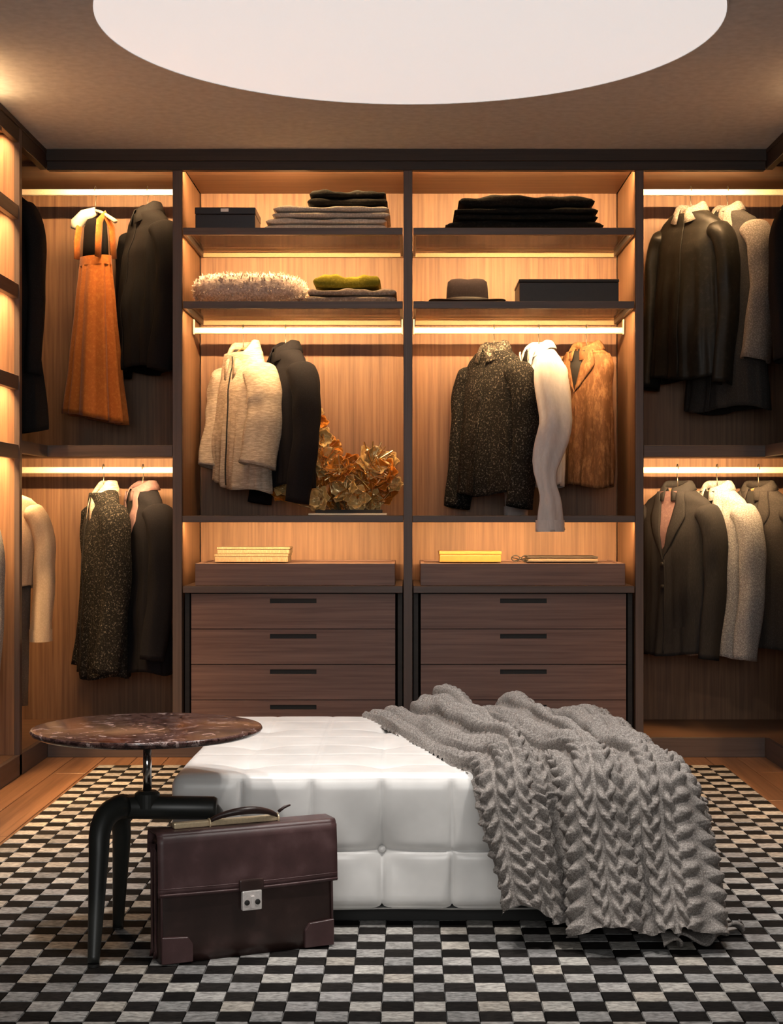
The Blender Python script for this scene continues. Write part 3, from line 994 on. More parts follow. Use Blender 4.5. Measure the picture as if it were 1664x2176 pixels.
# ------------------------------------------------------------------ briefcase
def briefcase():
    yaw = math.radians(24.5)
    t = thing('briefcase', 'worn oxblood leather briefcase standing against the white ottoman', 'briefcase', (-0.571, 3.668, RUG), yaw)
    Lw, D, H = 0.432, 0.088, 0.296
    def slab(x0, x1, y0, y1, z0, z1, lean=0.0, bulge=0.0, n=20):
        """rounded slab, narrower towards the top by lean; front belly by bulge"""
        rows = []
        m = 14
        for k in range(m + 1):
            f = k / m
            z = z0 + (z1 - z0) * f
            le = lean * f
            row = []
            a0, a1, b0, b1 = x0 + 0.002 * f, x1 - 0.002 * f, y0 + le, y1 - le
            r = min(0.012, (b1 - b0) * 0.3)
            e_ = 0.006 * max(0, (abs(2 * f - 1) - 0.86) / 0.14) ** 2
            a0 += e_; a1 -= e_; b0 += e_; b1 -= e_
            for (cx_, cy_, s0) in ((a1 - r, b0 + r, -PI / 2), (a1 - r, b1 - r, 0), (a0 + r, b1 - r, PI / 2), (a0 + r, b0 + r, PI)):
                for j in range(5):
                    an = s0 + j / 4 * PI / 2
                    row.append((cx_ + r * math.cos(an), cy_ + r * math.sin(an), z))
            # long sides get mid points for the belly
            out = []
            q = row
            for i in range(len(q)):
                out.append(q[i])
                p1, p2 = Vector(q[i]), Vector(q[(i + 1) % len(q)])
                if (p2 - p1).length > 0.1:
                    for g in range(1, n):
                        w_ = p1.lerp(p2, g / n)
                        by = bulge * math.sin(PI * g / n) * math.sin(PI * min(1, f * 1.05))
                        w_.y += by if w_.y > (y0 + y1) / 2 else -by
                        out.append(tuple(w_))
            rows.append(out)
        return MB().grid(rows, True, True, True)
    slab(0.0, Lw, 0.0, D, 0.0005, H, lean=0.010, bulge=0.006).build('body', M['bag_dark'], t, smooth=True)
    # gusset folds on the ends
    for x in (-0.004, Lw - 0.002):
        for yy in (0.022, 0.05):
            slab(x, x + 0.006, yy, yy + 0.014, 0.01, H - 0.02, n=3).build('gusset', M['bag'], t, smooth=True)
    # flap: over the top and down the front, ends with a stitched edge
    prof = []
    zf = 0.158
    for i in range(11):
        f = i / 10
        prof.append((-0.0075 - 0.004 * math.sin(PI * f * 0.6) + 0.0105 * f * (1 - 0), zf + (H - 0.004 - zf) * f))
    for i in range(1, 9):
        a = i / 8 * PI / 2
        prof.append((0.003 + 0.012 * (1 - math.cos(a)), H - 0.004 + 0.012 * math.sin(a)))
    for i in range(1, 9):
        prof.append((0.015 + (D - 0.03) * i / 8, H + 0.008))
    prof += [(D - 0.008, H + 0.004), (D - 0.002, H - 0.01), (D, H - 0.05)]
    rows = []
    nx = 28
    for i in range(nx + 1):
        f = i / nx
        x = -0.005 + (Lw + 0.010) * f
        sag = 0.006 * math.sin(PI * f)
        rows.append([(x, y_ - 0.003 * math.sin(PI * f) * (1 if y_ < 0.02 else 0), z_ - (sag * 0.4 if z_ < 0.2 else 0)) for (y_, z_) in prof])
    fl = MB().grid(rows).build('flap', M['bag'], t, smooth=True)
    md = fl.modifiers.new('thick', 'SOLIDIFY'); md.thickness = 0.004; md.offset = -1
    # raised edge bead along the flap
    MB().tube([(-0.003 + (Lw + 0.006) * i / 20, -0.0115 - 0.003 * math.sin(PI * i / 20), zf + 0.006 - 0.0024 * math.sin(PI * i / 20)) for i in range(21)], 0.0028, 8).build('edge_bead', M['bag'], fl, smooth=True)
    MB().tube([(-0.003 + (Lw + 0.006) * i / 20, -0.0115 - 0.003 * math.sin(PI * i / 20), zf + 0.020 - 0.0024 * math.sin(PI * i / 20)) for i in range(21)], 0.0012, 6).build('stitch_line', M['bag'], fl, smooth=True)
    # strap tab, lock plate and key bolts
    cx = Lw * 0.50
    MB().box(cx - 0.030, cx + 0.030, -0.022, -0.011, 0.156, 0.184).build('lock_tab', M['bag_dark'], t, bevel=0.004)
    lk = MB().box(cx - 0.024, cx + 0.024, -0.024, -0.010, 0.112, 0.158).build('lock_plate', M['silver'], t, bevel=0.003)
    MB().box(cx - 0.004, cx + 0.004, -0.029, -0.0235, 0.118, 0.146).build('catch', M['silver'], lk, bevel=0.001)
    for dx in (-0.013, 0.013):
        MB().lathe([(0.0004, 0.0), (0.0065, 0.0), (0.006, 0.003), (0.0004, 0.004)], 14).build('keyhole', M['black'], lk, xf=Matrix.Translation((cx + dx, -0.024, 0.131)) @ Matrix.Rotation(PI / 2, 4, 'X'))
    # corner patches with rounded inner corner
    for s_, x0 in ((1, 0.0), (-1, Lw)):
        pts = [(0.004, 0.004), (0.078, 0.004), (0.078, 0.045), (0.066, 0.062), (0.004, 0.066)]
        m = MB()
        fr = [(x0 + s_ * a, -0.0085, b) for a, b in pts]
        bk = [(x0 + s_ * a, 0.002, b) for a, b in pts]
        n = len(pts)
        m.add(fr + bk, [tuple(range(n)), tuple(range(2 * n - 1, n - 1, -1))] + [(i, (i + 1) % n, n + (i + 1) % n, n + i) for i in range(n)])
        m.build('corner_patch', M['bag'], t, bevel=0.0015, seg=1)
    # piping up both front edges
    for x0 in (0.006, Lw - 0.006):
        MB().tube([(x0, -0.002, 0.006), (x0, -0.001 + 0.004, 0.15), (x0, 0.010, H - 0.01)], 0.0032, 8).build('piping', M['bag'], t, smooth=True)
    # brass frame bar and handle on the top
    MB().box(0.045, Lw - 0.13, D * 0.5 - 0.010, D * 0.5 + 0.010, H + 0.0085, H + 0.022).build('frame_bar', M['brass'], t, bevel=0.003)
    hp = []
    for i in range(25):
        f = i / 24
        hp.append((cx - 0.085 + 0.17 * f, D * 0.5 - 0.004 - 0.022 * math.sin(PI * f), H + 0.016 + 0.026 * math.sin(PI * f) ** 0.6))
    hd = MB().tube(hp, [0.005 + 0.004 * math.sin(PI * i / 24) for i in range(25)], 12).build('handle', M['bag_dark'], t, smooth=True)
    for p in (hp[0], hp[-1]):
        tor = [(p[0], p[1] + 0.011 * math.cos(a), p[2] - 0.002 + 0.011 * math.sin(a)) for a in np.linspace(0, 2 * PI, 17)]
        MB().tube(tor, 0.0022, 8, caps=False).build('ring', M['brass'], hd, smooth=True)
    # key fob strap sticking out
    MB().tube([(cx + .085, D * .5 - .01, H + .03), (cx + .10, D * .5 - .012, H + .04), (cx + .115, D * .5 - .012, H + .044)], [0.004, 0.0035, 0.002], 8).build('strap_end', M['bag_dark'], t, smooth=True)
    return t
briefcase()

# ------------------------------------------------------------------ hanging clothes
def lerp_keys(keys, z):
    """keys: list of (z, hw, hd) with falling z"""
    if z >= keys[0][0]:
        return keys[0][1], keys[0][2]
    for (za, wa, da), (zb, wb, db) in zip(keys[:-1], keys[1:]):
        if zb <= z <= za:
            f = (za - z) / (za - zb)
            f = f * f * (3 - 2 * f) * 0.5 + f * 0.5
            return wa + (wb - wa) * f, da + (db - da) * f
    return keys[-1][1], keys[-1][2]

def hanger(pos, yaw, label, half=0.17, wood_mat=None):
    t = thing('coat_hanger', label, 'hanger', pos, yaw, group='hangers on the lit rails')
    pts = []
    for i in range(17):
        f = -1 + 2 * i / 16
        pts.append((half * f, 0.012 * f * f, -0.082 - 0.06 * abs(f) ** 1.4))
    MB().tube(pts, [0.008 + 0.004 * abs(-1 + 2 * i / 16) for i in range(17)], 10, squash=(0.8, 1.1)).build('bar', wood_mat or M['hang_wood'], t, smooth=True)
    hk = [(0, 0, -0.085), (0, 0, -0.05), (0.004, 0, -0.035)]
    # the hook arches over the rail; its plane is square to the rail
    ca, sa = math.cos(-yaw), math.sin(-yaw)
    arc = []
    for i in range(15):
        a = math.radians(-60 + 240 * i / 14)
        arc.append((0.0, 0.0225 * math.cos(a), 0.0225 * math.sin(a) + 0.004))
    loc = [(x * ca - y * sa, x * sa + y * ca, z) for x, y, z in arc] if HOOK_AXIS[0] == 'x' else [(-y * ca, -y * sa, z) for x, y, z in arc]
    MB().tube([(0, 0, -0.085), (0, 0, -0.045)] + loc, 0.0022, 8).build('hook', M['wire'], t, smooth=True)
    return t
HOOK_AXIS = ['x']

def garment(name, label, cat, pos, yaw, mat, what, W=0.20, L=0.75, chest=0.085, hem=(0.22, 0.10), sleeves=0.58, collar='fold',
            collar_mat=None, lining=None, V=0.33, folds=0.05, nf=(5, 9), buttons=0, btn_mat=None, seed=1, sl_r=(0.066, 0.050),
            sl_fwd=0.04, sl_out=0.035, sub=None, neck=0.062, shoulder=0.155, group='clothes hanging in the wardrobe', sleeve_mat=None,
            waist=None, cuff=None, hem_slope=0.0, trail=None):
    yaw = math.radians(yaw)
    hanger(pos, yaw, 'hanger holding the ' + what, W - 0.035)
    t = thing(name, label, cat, pos, yaw, group=group)
    rs = np.random.RandomState(seed)
    phs = rs.uniform(0, 2 * PI, 8)
    zs = -shoulder
    keys = [(-0.070, neck, 0.046), (-0.082, neck + 0.012, 0.056), (-0.102, neck + 0.045, 0.060), (zs + 0.022, W * 0.86, 0.058), (zs - 0.004, W - 0.002, 0.055),
            (zs - 0.035, W + 0.004, 0.066), (zs - 0.13, W * 0.96, chest)]
    if waist:
        keys.append((zs - 0.13 - (L - 0.25) * 0.35, waist[0], waist[1]))
    keys.append((-L, hem[0], hem[1]))
    ex = 2.3
    def fold_amp(z):
        return folds * max(0.0, min(1.0, (-z - 0.22) / 0.3))
    def surf(a, z, off=0.0):
        hw, hd = lerp_keys(keys, z)
        c, s_ = math.cos(a), math.sin(a)
        r = (abs(c) ** ex + abs(s_) ** ex) ** (-1 / ex)
        k = 1 + fold_amp(z) * (0.6 * math.cos(nf[0] * a + phs[0] + 1.5 * z) + 0.5 * math.cos(nf[1] * a + phs[1] - 2 * z) + 0.35 * math.cos(17 * a + phs[2] + 1.2 * math.sin(5 * z)) + 0.22 * math.cos(29 * a + phs[5] + 2 * z))
        k += (0.022 * math.sin(14 * z + 2 * a + phs[3]) + 0.016 * math.sin(27 * z - 3 * a + phs[6]) * math.cos(2 * a + phs[7])) * min(1, max(0, (-z - .12) * 8))
        kk = k * (1 + 0.0)
        return Vector((hw * r * c * (1 + (k - 1) * 0.35) + off * c, hd * r * s_ * kk * (1 + (k - 1) * 1.2) + off * s_, z))
    NA = 112
    zl = [-0.070, -0.076, -0.082, -0.092, -0.102, -0.113] + list(np.linspace(zs + 0.022, zs - 0.04, 7)) + list(np.linspace(zs - 0.06, -L, 40))
    rows = []
    for z in zl:
        row = []
        for j in range(NA):
            a = 2 * PI * j / NA
            p = surf(a, z)
            f = max(0, (-z - 0.3) / max(0.05, L - 0.3))
            p.z += f * (0.010 * math.cos(3 * a + phs[4]) + hem_slope * math.cos(a))
            # neckline dips in front
            if z > -0.1:
                p.z -= (0.070 if collar == 'shawl' else 0.030) * max(0, -math.sin(a)) * (1 + (z + 0.07) / 0.03) * (1 if z > -0.1 else 0)
            row.append(p)
        rows.append(row)
    # turned-in hem and inner lining wall
    for k_, dz in ((0.97, 0.0), (0.93, 0.03), (0.90, 0.12)):
        rows.append([Vector((p.x * k_, p.y * k_, p.z + dz)) for p in rows[len(zl) - 1]])
    MB().grid(rows, True).build('body', mat, t, smooth=True)
    lm = lining or M['black']
    inner = [[Vector((p.x * 0.94, p.y * 0.9, p.z - 0.004)) for p in rows[0]],
             [Vector((p.x * 0.9, p.y * 0.8, -0.13)) for p in rows[0]], [Vector((p.x * 0.5, p.y * 0.4, -0.19)) for p in rows[0]]]
    MB().grid(inner, True, False, True).build('lining', lm, t, smooth=True)
    def front_patch(quads_x, zlist, off):
        """grid on the garment front; quads_x(f, z)-> x"""
        R = []
        for z in zlist:
            row = []
            for f in np.linspace(0, 1, 7):
                x = quads_x(f, z)
                hw, hd = lerp_keys(keys, z)
                q = max(0.0, 1 - (min(abs(x) / hw, 0.999)) ** ex) ** (1 / ex)
                row.append(Vector((x, -hd * q - off, z)))
            R.append(row)
        return R
    cm = collar_mat or mat
    if collar in ('lapel', 'shirt'):
        zv = -0.095
        zb = -V
        zz = list(np.linspace(zv, zb, 12))
        # dark V between the lapels
        vg = front_patch(lambda f, z: (2 * f - 1) * (0.052 * (z - zb) / (zv - zb) + 0.001), zz, 0.005)
        MB().grid(vg).build('shirt_front' if sub else 'opening', sub or lm, t, smooth=True)
        for sg in (-1, 1):
            def lx(f, z):
                g = (z - zb) / (zv - zb)
                inner_ = 0.050 * g
                if collar == 'lapel':
                    if g > 0.62:
                        wd = 0.030 + (1 - g) / 0.38 * 0.040
                    else:
                        wd = 0.070 * (g / 0.62) ** 0.8
                else:
                    wd = 0.016
                return sg * (inner_ + wd * f)
            R = front_patch(lx, zz, 0.007)
            for row in R:
                for i_, p in enumerate(row):
                    p.y -= 0.006 * math.sin(PI * min(1, i_ / 6 * 0.8 + 0.2))
            l = MB().grid(R).build('lapel', cm, t, smooth=True)
            md = l.modifiers.new('thick', 'SOLIDIFY'); md.thickness = 0.004; md.offset = 1
    if collar in ('fold', 'lapel', 'shirt', 'stand', 'shawl'):
        hgt = {'fold': 0.052, 'lapel': 0.042, 'shirt': 0.036, 'stand': 0.0, 'shawl': 0.07}[collar]
        R = []
        for i in range(33):
            f = i / 32
            a = -PI / 2 + 0.22 + (2 * PI - 0.44) * f
            c, s_ = math.cos(a), math.sin(a)
            fr = max(0, -s_)
            dip = (0.075 if collar == 'shawl' else 0.034) * fr
            st = 0.030
            row = [Vector((c * neck * 0.95, s_ * 0.046, -0.078 - dip)),
                   Vector((c * neck * 0.92, s_ * 0.046, -0.078 + st * 0.6 - dip)),
                   Vector((c * neck * 0.98, s_ * 0.050, -0.078 + st - dip)),
                   Vector((c * neck * 1.12, s_ * 0.058, -0.078 + st * 0.92 - dip))]
            if hgt > 0:
                row += [Vector((c * (neck + 0.020), s_ * 0.068, -0.078 + st - hgt * 0.5 - dip * 1.1)),
                        Vector((c * (neck + 0.030 + 0.012 * fr), s_ * 0.074, -0.078 + st - hgt - dip * 1.5))]
            R.append(row)
        l = MB().grid(R).build('collar', cm, t, smooth=True)
        md = l.modifiers.new('thick', 'SOLIDIFY'); md.thickness = 0.004; md.offset = 0
    # front closing edge below the opening
    if collar in ('lapel', 'fold', 'shirt', 'stand', 'shawl') and cat not in ('dress', 'sweater'):
        z0 = -V if collar == 'lapel' else -0.12
        ptl = []
        for z in np.linspace(z0, -L + 0.004, 24):
            p = surf(-PI / 2 + 0.06, z, 0.003)
            ptl.append(p)
        MB().tube(ptl, 0.0032, 6).build('front_edge', lm if collar == 'shawl' else mat, t, smooth=True)
    for b in range(buttons):
        z = -V - 0.02 - b * 0.10 if collar == 'lapel' else -0.20 - b * 0.11
        if z < -L + 0.05:
            break
        p = surf(-PI / 2 + 0.0, z, 0.006)
        MB().lathe([(0.0004, 0.003), (0.008, 0.003), (0.010, 0.001), (0.010, -0.004)], 14).build('button', btn_mat or M['black'], t, smooth=True,
                   xf=Matrix.Translation(p) @ Matrix.Rotation(PI / 2, 4, 'X'))
    if sleeves > 0:
        for sg in (-1, 1):
            n = 26
            pts, rr = [], []
            A = Vector((sg * (W - 0.042), 0, zs - 0.012))
            B = Vector((sg * (W + sl_out * 0.6), 0.006, zs - 0.11))
            C = Vector((sg * (W + sl_out), 0.004, zs - sleeves * 0.52))
            D = Vector((sg * (W + sl_out * 0.8), -sl_fwd, zs - sleeves))
            ctl = [A, B, C, D]
            if trail and sg > 0:      # one sleeve pulled out in front, given as world points
                inv = t.matrix_basis.inverted()
                ctl = [A] + [inv @ Vector(p) for p in trail]
            for i in range(n + 1):
                f = i / n * (len(ctl) - 1)
                k = min(len(ctl) - 2, int(f)); g = f - k
                p0 = ctl[max(0, k - 1)]; p1 = ctl[k]; p2 = ctl[k + 1]; p3 = ctl[min(len(ctl) - 1, k + 2)]
                q = 0.5 * ((2 * p1) + (p2 - p0) * g + (2 * p0 - 5 * p1 + 4 * p2 - p3) * g * g + (3 * p1 - p0 - 3 * p2 + p3) * g ** 3)
                ff = i / n
                if trail and sg > 0:
                    q = q + Vector((0.012 * math.sin(11 * ff), 0, 0)) * min(1, ff * 3)
                pts.append(q)
                r = sl_r[0] + (sl_r[1] - sl_r[0]) * ff
                r *= min(1.0, 0.55 + ff * 4.5)
                if trail and sg > 0:
                    r *= 1.0 - 0.38 * math.exp(-((ff - 0.70) / 0.14) ** 2) + 0.12 * max(0, ff - 0.85) / 0.15
                rr.append(r)
            pf = rs.uniform(0, 6)
            wk = 2.4 if (trail and sg > 0) else 1.0
            wob = lambda f, a: wk * 0.05 * math.sin(5 * a + 4 * f + pf) * min(1, f * 3) + 0.045 * math.sin(22 * f + 2 * math.cos(a) + pf) * min(1, f * 2)
            # hollow cuff
            pts2 = pts + [pts[-1] + Vector((0, 0, 0.002)), pts[-1] + Vector((0, 0.0, 0.03))]
            rr2 = rr + [rr[-1] * 0.86, rr[-1] * 0.80]
            s_o = MB()
            rows = []
            seg = 28
            for i, p in enumerate(pts2):
                ii = min(i, n)
                tdir = (pts[min(n, ii + 1)] - pts[max(0, ii - 1)]).normalized()
                ax1 = Vector((1, 0, 0)); ax1 = (ax1 - tdir * ax1.dot(tdir)).normalized()
                ax2 = tdir.cross(ax1)
                rows.append([p + ax1 * (math.cos(a) * rr2[i] * 0.72 * (1 + wob(ii / n, a))) + ax2 * (math.sin(a) * rr2[i] * 1.12 * (1 + wob(ii / n, a)))
                             for a in [2 * PI * j / seg for j in range(seg)]])
            s_o.grid(rows, True, True, True)
            so = s_o.build('sleeve', sleeve_mat or mat, t, smooth=True)
            if cuff:
                rows = []
                for g in (0, 1):
                    p = pts[-1] + Vector((0, 0, 0.05 * (1 - g) - 0.004))
                    rows.append([p + Vector((math.cos(a) * rr[-1] * 0.80, math.sin(a) * rr[-1] * 1.2, 0)) for a in [2 * PI * j / seg for j in range(seg)]])
                MB().grid(rows, True).build('cuff', cuff, so, smooth=True)
    return t

def rx(pxl, Y=YR):
    return px(pxl, Y)

F_ = {}
F_['charcoal'] = fabric('charcoal_wool', (0.011, 0.0105, 0.011), (0.020, 0.019, 0.019), 0.5, 220)
F_['black'] = fabric('black_wool', (0.0065, 0.006, 0.0065), (0.012, 0.0115, 0.012), 0.5, 220)
F_['navy'] = fabric('black_navy_wool', (0.0065, 0.0065, 0.009), (0.013, 0.0125, 0.017), 0.5, 220)
F_['orange'] = fabric('rust_suede', (0.46, 0.135, 0.022), (0.56, 0.19, 0.04), 0.5, 60, 0.7, sheen=0.2)
F_['cream_knit'] = fabric('cream_ribbed_knit', (0.40, 0.33, 0.26), (0.60, 0.52, 0.43), 0.7, 60, weave=(0.5, 0.5, 3.0), bump=0.7)
F_['camel'] = fabric('pale_camel_wool', (0.58, 0.44, 0.30), (0.66, 0.52, 0.37), 0.5, 150)
F_['tweed'] = fabric('black_boucle_tweed', (0.009, 0.0085, 0.008), (0.26, 0.235, 0.20), 0.30, 130, bump=0.8)
F_['tweed2'] = fabric('salt_pepper_tweed', (0.030, 0.027, 0.024), (0.38, 0.33, 0.27), 0.45, 120, bump=0.8)
F_['white'] = fabric('white_cotton', (0.66, 0.63, 0.62), (0.72, 0.69, 0.68), 0.5, 40, 0.8, bump=0.5, weave=(1, 1, 0.3))
F_['suede'] = fabric('tan_suede', (0.17, 0.078, 0.033), (0.32, 0.165, 0.075), 0.6, 45, 0.75, bump=0.5, weave=(1, 1, 0.35))
F_['olive'] = fabric('dark_olive_leather', (0.0125, 0.0118, 0.010), (0.024, 0.0225, 0.019), 0.4, 40, 0.42, bump=0.25)
F_['greige'] = fabric('greige_tweed', (0.17, 0.145, 0.125), (0.34, 0.30, 0.27), 0.6, 170, bump=0.6)
F_['coatgrey'] = fabric('dark_grey_coating', (0.034, 0.031, 0.029), (0.055, 0.050, 0.047), 0.5, 170)
F_['suit'] = fabric('charcoal_pinstripe_suit', (0.020, 0.0195, 0.021), (0.034, 0.033, 0.035), 0.5, 200, weave=(3, 3, 0.2))
F_['lightgrey'] = fabric('light_grey_herringbone', (0.25, 0.24, 0.235), (0.52, 0.505, 0.49), 0.65, 190, bump=0.6)
F_['brown'] = fabric('brown_grey_wool', (0.035, 0.031, 0.029), (0.058, 0.052, 0.048), 0.5, 180)
F_['mauve'] = fabric('mauve_lining', (0.16, 0.10, 0.105), (0.21, 0.14, 0.14), 0.5, 90, 0.5)
F_['greytrouser'] = fabric('taupe_trousers', (0.15, 0.125, 0.105), (0.19, 0.16, 0.14), 0.5, 150)

# upper left bay
HOOK_AXIS[0] = 'y'
garment('long_coat', 'long black coat half hidden behind the left partition', 'coat', (-1.80, 6.62, ZR_U), 0, F_['black'], 'long black coat by the left partition',
        W=0.235, L=1.10, chest=0.09, hem=(0.31, 0.11), sleeves=0.72, collar='lapel', seed=3, sl_out=0.02)
HOOK_AXIS[0] = 'x'
def orange_dress():
    pos = (rx(203), YR, ZR_U)
    yaw = math.radians(-38)
    hanger(pos, yaw, 'hanger holding the orange pleated dress', 0.12, F_['camel'])
    t = thing('pleated_dress', 'rust orange pleated pinafore dress in the upper left bay', 'dress', pos, yaw, group='clothes hanging in the wardrobe')
    rows = []
    NA = 120
    keys = [(-0.30, 0.085, 0.045), (-0.34, 0.088, 0.05), (-0.5, 0.10, 0.065), (-0.8, 0.125, 0.085), (-1.02, 0.148, 0.10)]
    for z in np.linspace(-0.30, -1.02, 30):
        hw, hd = lerp_keys(keys, z)
        f = (-z - 0.30) / 0.72
        row = []
        for j in range(NA):
            a = 2 * PI * j / NA
            k = 1 + (0.12 + 0.26 * f) * (abs(((a * 10 / (2 * PI) + 0.12 * math.sin(3 * a)) % 1) * 2 - 1) - 0.5) * (1 + 0.4 * math.sin(2 * a + 1))
            row.append(Vector((hw * k * math.cos(a), hd * k * math.sin(a), z - 0.028 * f * math.cos(a - 0.6))))
        rows.append(row)
    rows.append([Vector((p.x * .94, p.y * .94, p.z + 0.004)) for p in rows[-1]])
    rows.append([Vector((p.x * .9, p.y * .9, p.z + 0.1)) for p in rows[-1]])
    MB().grid(rows, True).build('skirt', F_['orange'], t, smooth=True)
    MB().grid([[(0.092 * math.cos(2 * PI * j / 48), 0.050 * math.sin(2 * PI * j / 48), z) for j in range(48)] for z in (-0.29, -0.33)], True).build('waistband', F_['orange'], t, smooth=True)
    # bib back panel and dark blouse
    bl = []
    for z, w_, d_ in ((-0.31, 0.08, 0.035), (-0.22, 0.075, 0.032), (-0.15, 0.068, 0.028), (-0.12, 0.05, 0.024)):
        bl.append([(w_ * math.cos(2 * PI * j / 32), d_ * math.sin(2 * PI * j / 32), z) for j in range(32)])
    MB().grid(bl, True, True, True).build('blouse', F_['black'], t, smooth=True)
    for sg in (-1, 1):
        pts = [(sg * 0.070, -0.046, -0.30), (sg * 0.072, -0.045, -0.22), (sg * 0.066, -0.034, -0.14), (sg * 0.06, 0.0, -0.105), (sg * 0.066, 0.038, -0.16), (sg * 0.07, 0.046, -0.30)]
        MB().tube(pts, 0.019, 10, squash=(0.35, 1.0)).build('strap', F_['orange'], t, smooth=True)
    MB().tube([(0.0, 0.0, -0.085), (-0.05, -0.02, -0.10), (-0.085, -0.035, -0.135), (-0.09, -0.04, -0.16)], [0.02, 0.028, 0.03, 0.022], 12).build('scarf', M_('cream_scarf'), t, smooth=True)
    return t
def M_(n):
    if n not in M:
        M[n] = {'cream_scarf': fabric('cream_scarf', (0.74, 0.70, 0.56), (0.80, 0.77, 0.66), 0.5, 80)}[n]
    return M[n]
orange_dress()
garment('hooded_coat', 'black short coat beside the orange dress in the upper left bay', 'coat', (rx(314), YR, ZR_U), -58, F_['black'], 'black short coat beside the orange dress',
        W=0.195, L=0.80, chest=0.095, hem=(0.215, 0.11), sleeves=0.66, collar='fold', collar_mat=F_['charcoal'], seed=5, folds=0.09)
# lower left bay
HOOK_AXIS[0] = 'y'
garment('camel_jacket', 'pale camel jacket with taupe trousers behind the left partition', 'jacket', (-1.755, 6.62, ZR_L), 0, F_['camel'], 'pale camel jacket by the left partition',
        W=0.225, L=0.50, chest=0.09, hem=(0.20, 0.10), sleeves=0.56, collar='fold', seed=9, sl_out=0.022, sl_r=(0.062, 0.058), cuff=F_['camel'])
tr = thing('taupe_trousers', 'taupe trousers hanging below the pale camel jacket', 'trousers', (-1.70, 6.635, ZR_L - 0.47), 0)
for dx in (-0.06, 0.07):
    rows = []
    for z, w_, d_ in ((0, .062, .035), (-.1, .06, .034), (-.3, .055, .03), (-.52, .05, .028)):
        rows.append([(dx + w_ * math.cos(2 * PI * j / 32) * (1 + .04 * math.cos(3 * 2 * PI * j / 32)), d_ * math.sin(2 * PI * j / 32), z) for j in range(32)])
    MB().grid(rows, True, True, True).build('trouser_leg', F_['greytrouser'], tr, smooth=True)
HOOK_AXIS[0] = 'x'
garment('tweed_coat', 'black and white tweed coat with a cream collar, lower left bay', 'coat', (rx(220), YR, ZR_L), -66, F_['tweed'], 'tweed coat in the lower left bay',
        W=0.185, L=0.92, chest=0.085, hem=(0.20, 0.105), sleeves=0.74, collar='shawl', collar_mat=F_['cream_knit'], seed=12, sl_r=(0.06, 0.052))
garment('dinner_jacket', 'black jacket with a plum collar beside the lower left tweed coat', 'jacket', (rx(304), YR, ZR_L), -60, F_['navy'], 'black jacket in the lower left bay',
        W=0.19, L=0.90, chest=0.09, hem=(0.20, 0.10), sleeves=0.68, collar='lapel', collar_mat=F_['mauve'], V=0.46, seed=14)
# centre left
garment('cream_cardigan', 'cream ribbed knit cardigan with a wide collar, centre left bay', 'cardigan', (rx(517), YR, ZR_C), -54, F_['cream_knit'], 'cream cardigan',
        W=0.165, L=0.70, chest=0.085, hem=(0.185, 0.10), sleeves=0.46, collar='shawl', seed=21, sl_r=(0.074, 0.080), folds=0.07, sl_out=0.02, neck=0.086, lining=M['black'], hem_slope=-0.03)
garment('black_blazer', 'long black blazer between the cream cardigan and amber sculpture', 'blazer', (rx(607), YR, ZR_C), -62, F_['navy'], 'long black blazer',
        W=0.185, L=0.70, chest=0.09, hem=(0.195, 0.10), sleeves=0.62, collar='fold', seed=23)
# centre right
garment('tweed_jacket', 'dark speckled tweed jacket with turned up collar, centre right bay', 'jacket', (rx(1050), YR, ZR_C), -52, F_['tweed'], 'speckled tweed jacket',
        W=0.178, L=0.735, chest=0.085, hem=(0.215, 0.115), sleeves=0.64, collar='fold', collar_mat=F_['tweed2'], seed=31, buttons=4, sl_r=(0.07, 0.062))
garment('white_shirt', 'white shirt with a trailing sleeve beside the speckled tweed jacket', 'shirt', (rx(1145), YR, ZR_C), -64, F_['white'], 'white shirt',
        W=0.18, L=0.70, chest=0.075, hem=(0.17, 0.06), sleeves=0.68, collar='shirt', V=0.22, seed=33, folds=0.12, sl_r=(0.080, 0.050), cuff=F_['white'], sl_fwd=0.0,
        trail=[(px(1172, 7.0), 7.0, ph(800, 7.0)), (px(1185, 6.9), 6.90, ph(900, 6.9)), (px(1158, 6.80), 6.80, ph(1000, 6.80)), (px(1168, 6.79), 6.79, ph(1070, 6.79)), (px(1172, 6.79), 6.79, ph(1128, 6.79))])
garment('suede_vest', 'tan suede sleeveless vest at the right of the white shirt', 'vest', (rx(1246), YR, ZR_C), -48, F_['suede'], 'tan suede vest',
        W=0.145, L=0.70, chest=0.07, hem=(0.145, 0.08), sleeves=0, collar='lapel', V=0.28, seed=35, folds=0.10, shoulder=0.13)
# upper right
garment('leather_jacket', 'dark olive leather jacket with a striped collar, upper right bay', 'jacket', (rx(1468), YR, ZR_U), -50, F_['olive'], 'olive leather jacket',
        W=0.178, L=0.84, chest=0.085, hem=(0.21, 0.105), sleeves=0.72, collar='fold', collar_mat=F_['greige'], seed=41, sub=F_['greige'])
garment('greige_coat', 'long greige tweed coat beside the olive leather jacket', 'coat', (rx(1546), YR, ZR_U), -60, F_['coatgrey'], 'greige tweed coat',
        W=0.195, L=0.98, chest=0.095, hem=(0.235, 0.125), sleeves=0.62, collar='lapel', collar_mat=F_['greige'], seed=43, sl_r=(0.072, 0.066), sleeve_mat=F_['greige'])
HOOK_AXIS[0] = 'y'
garment('dark_coat', 'black coat at the right edge, in the right wall wardrobe', 'coat', (1.80, 6.60, ZR_U), 0, F_['black'], 'black coat in the right wall wardrobe',
        W=0.235, L=0.85, chest=0.09, hem=(0.25, 0.11), sleeves=0.66, collar='lapel', seed=45)
HOOK_AXIS[0] = 'x'
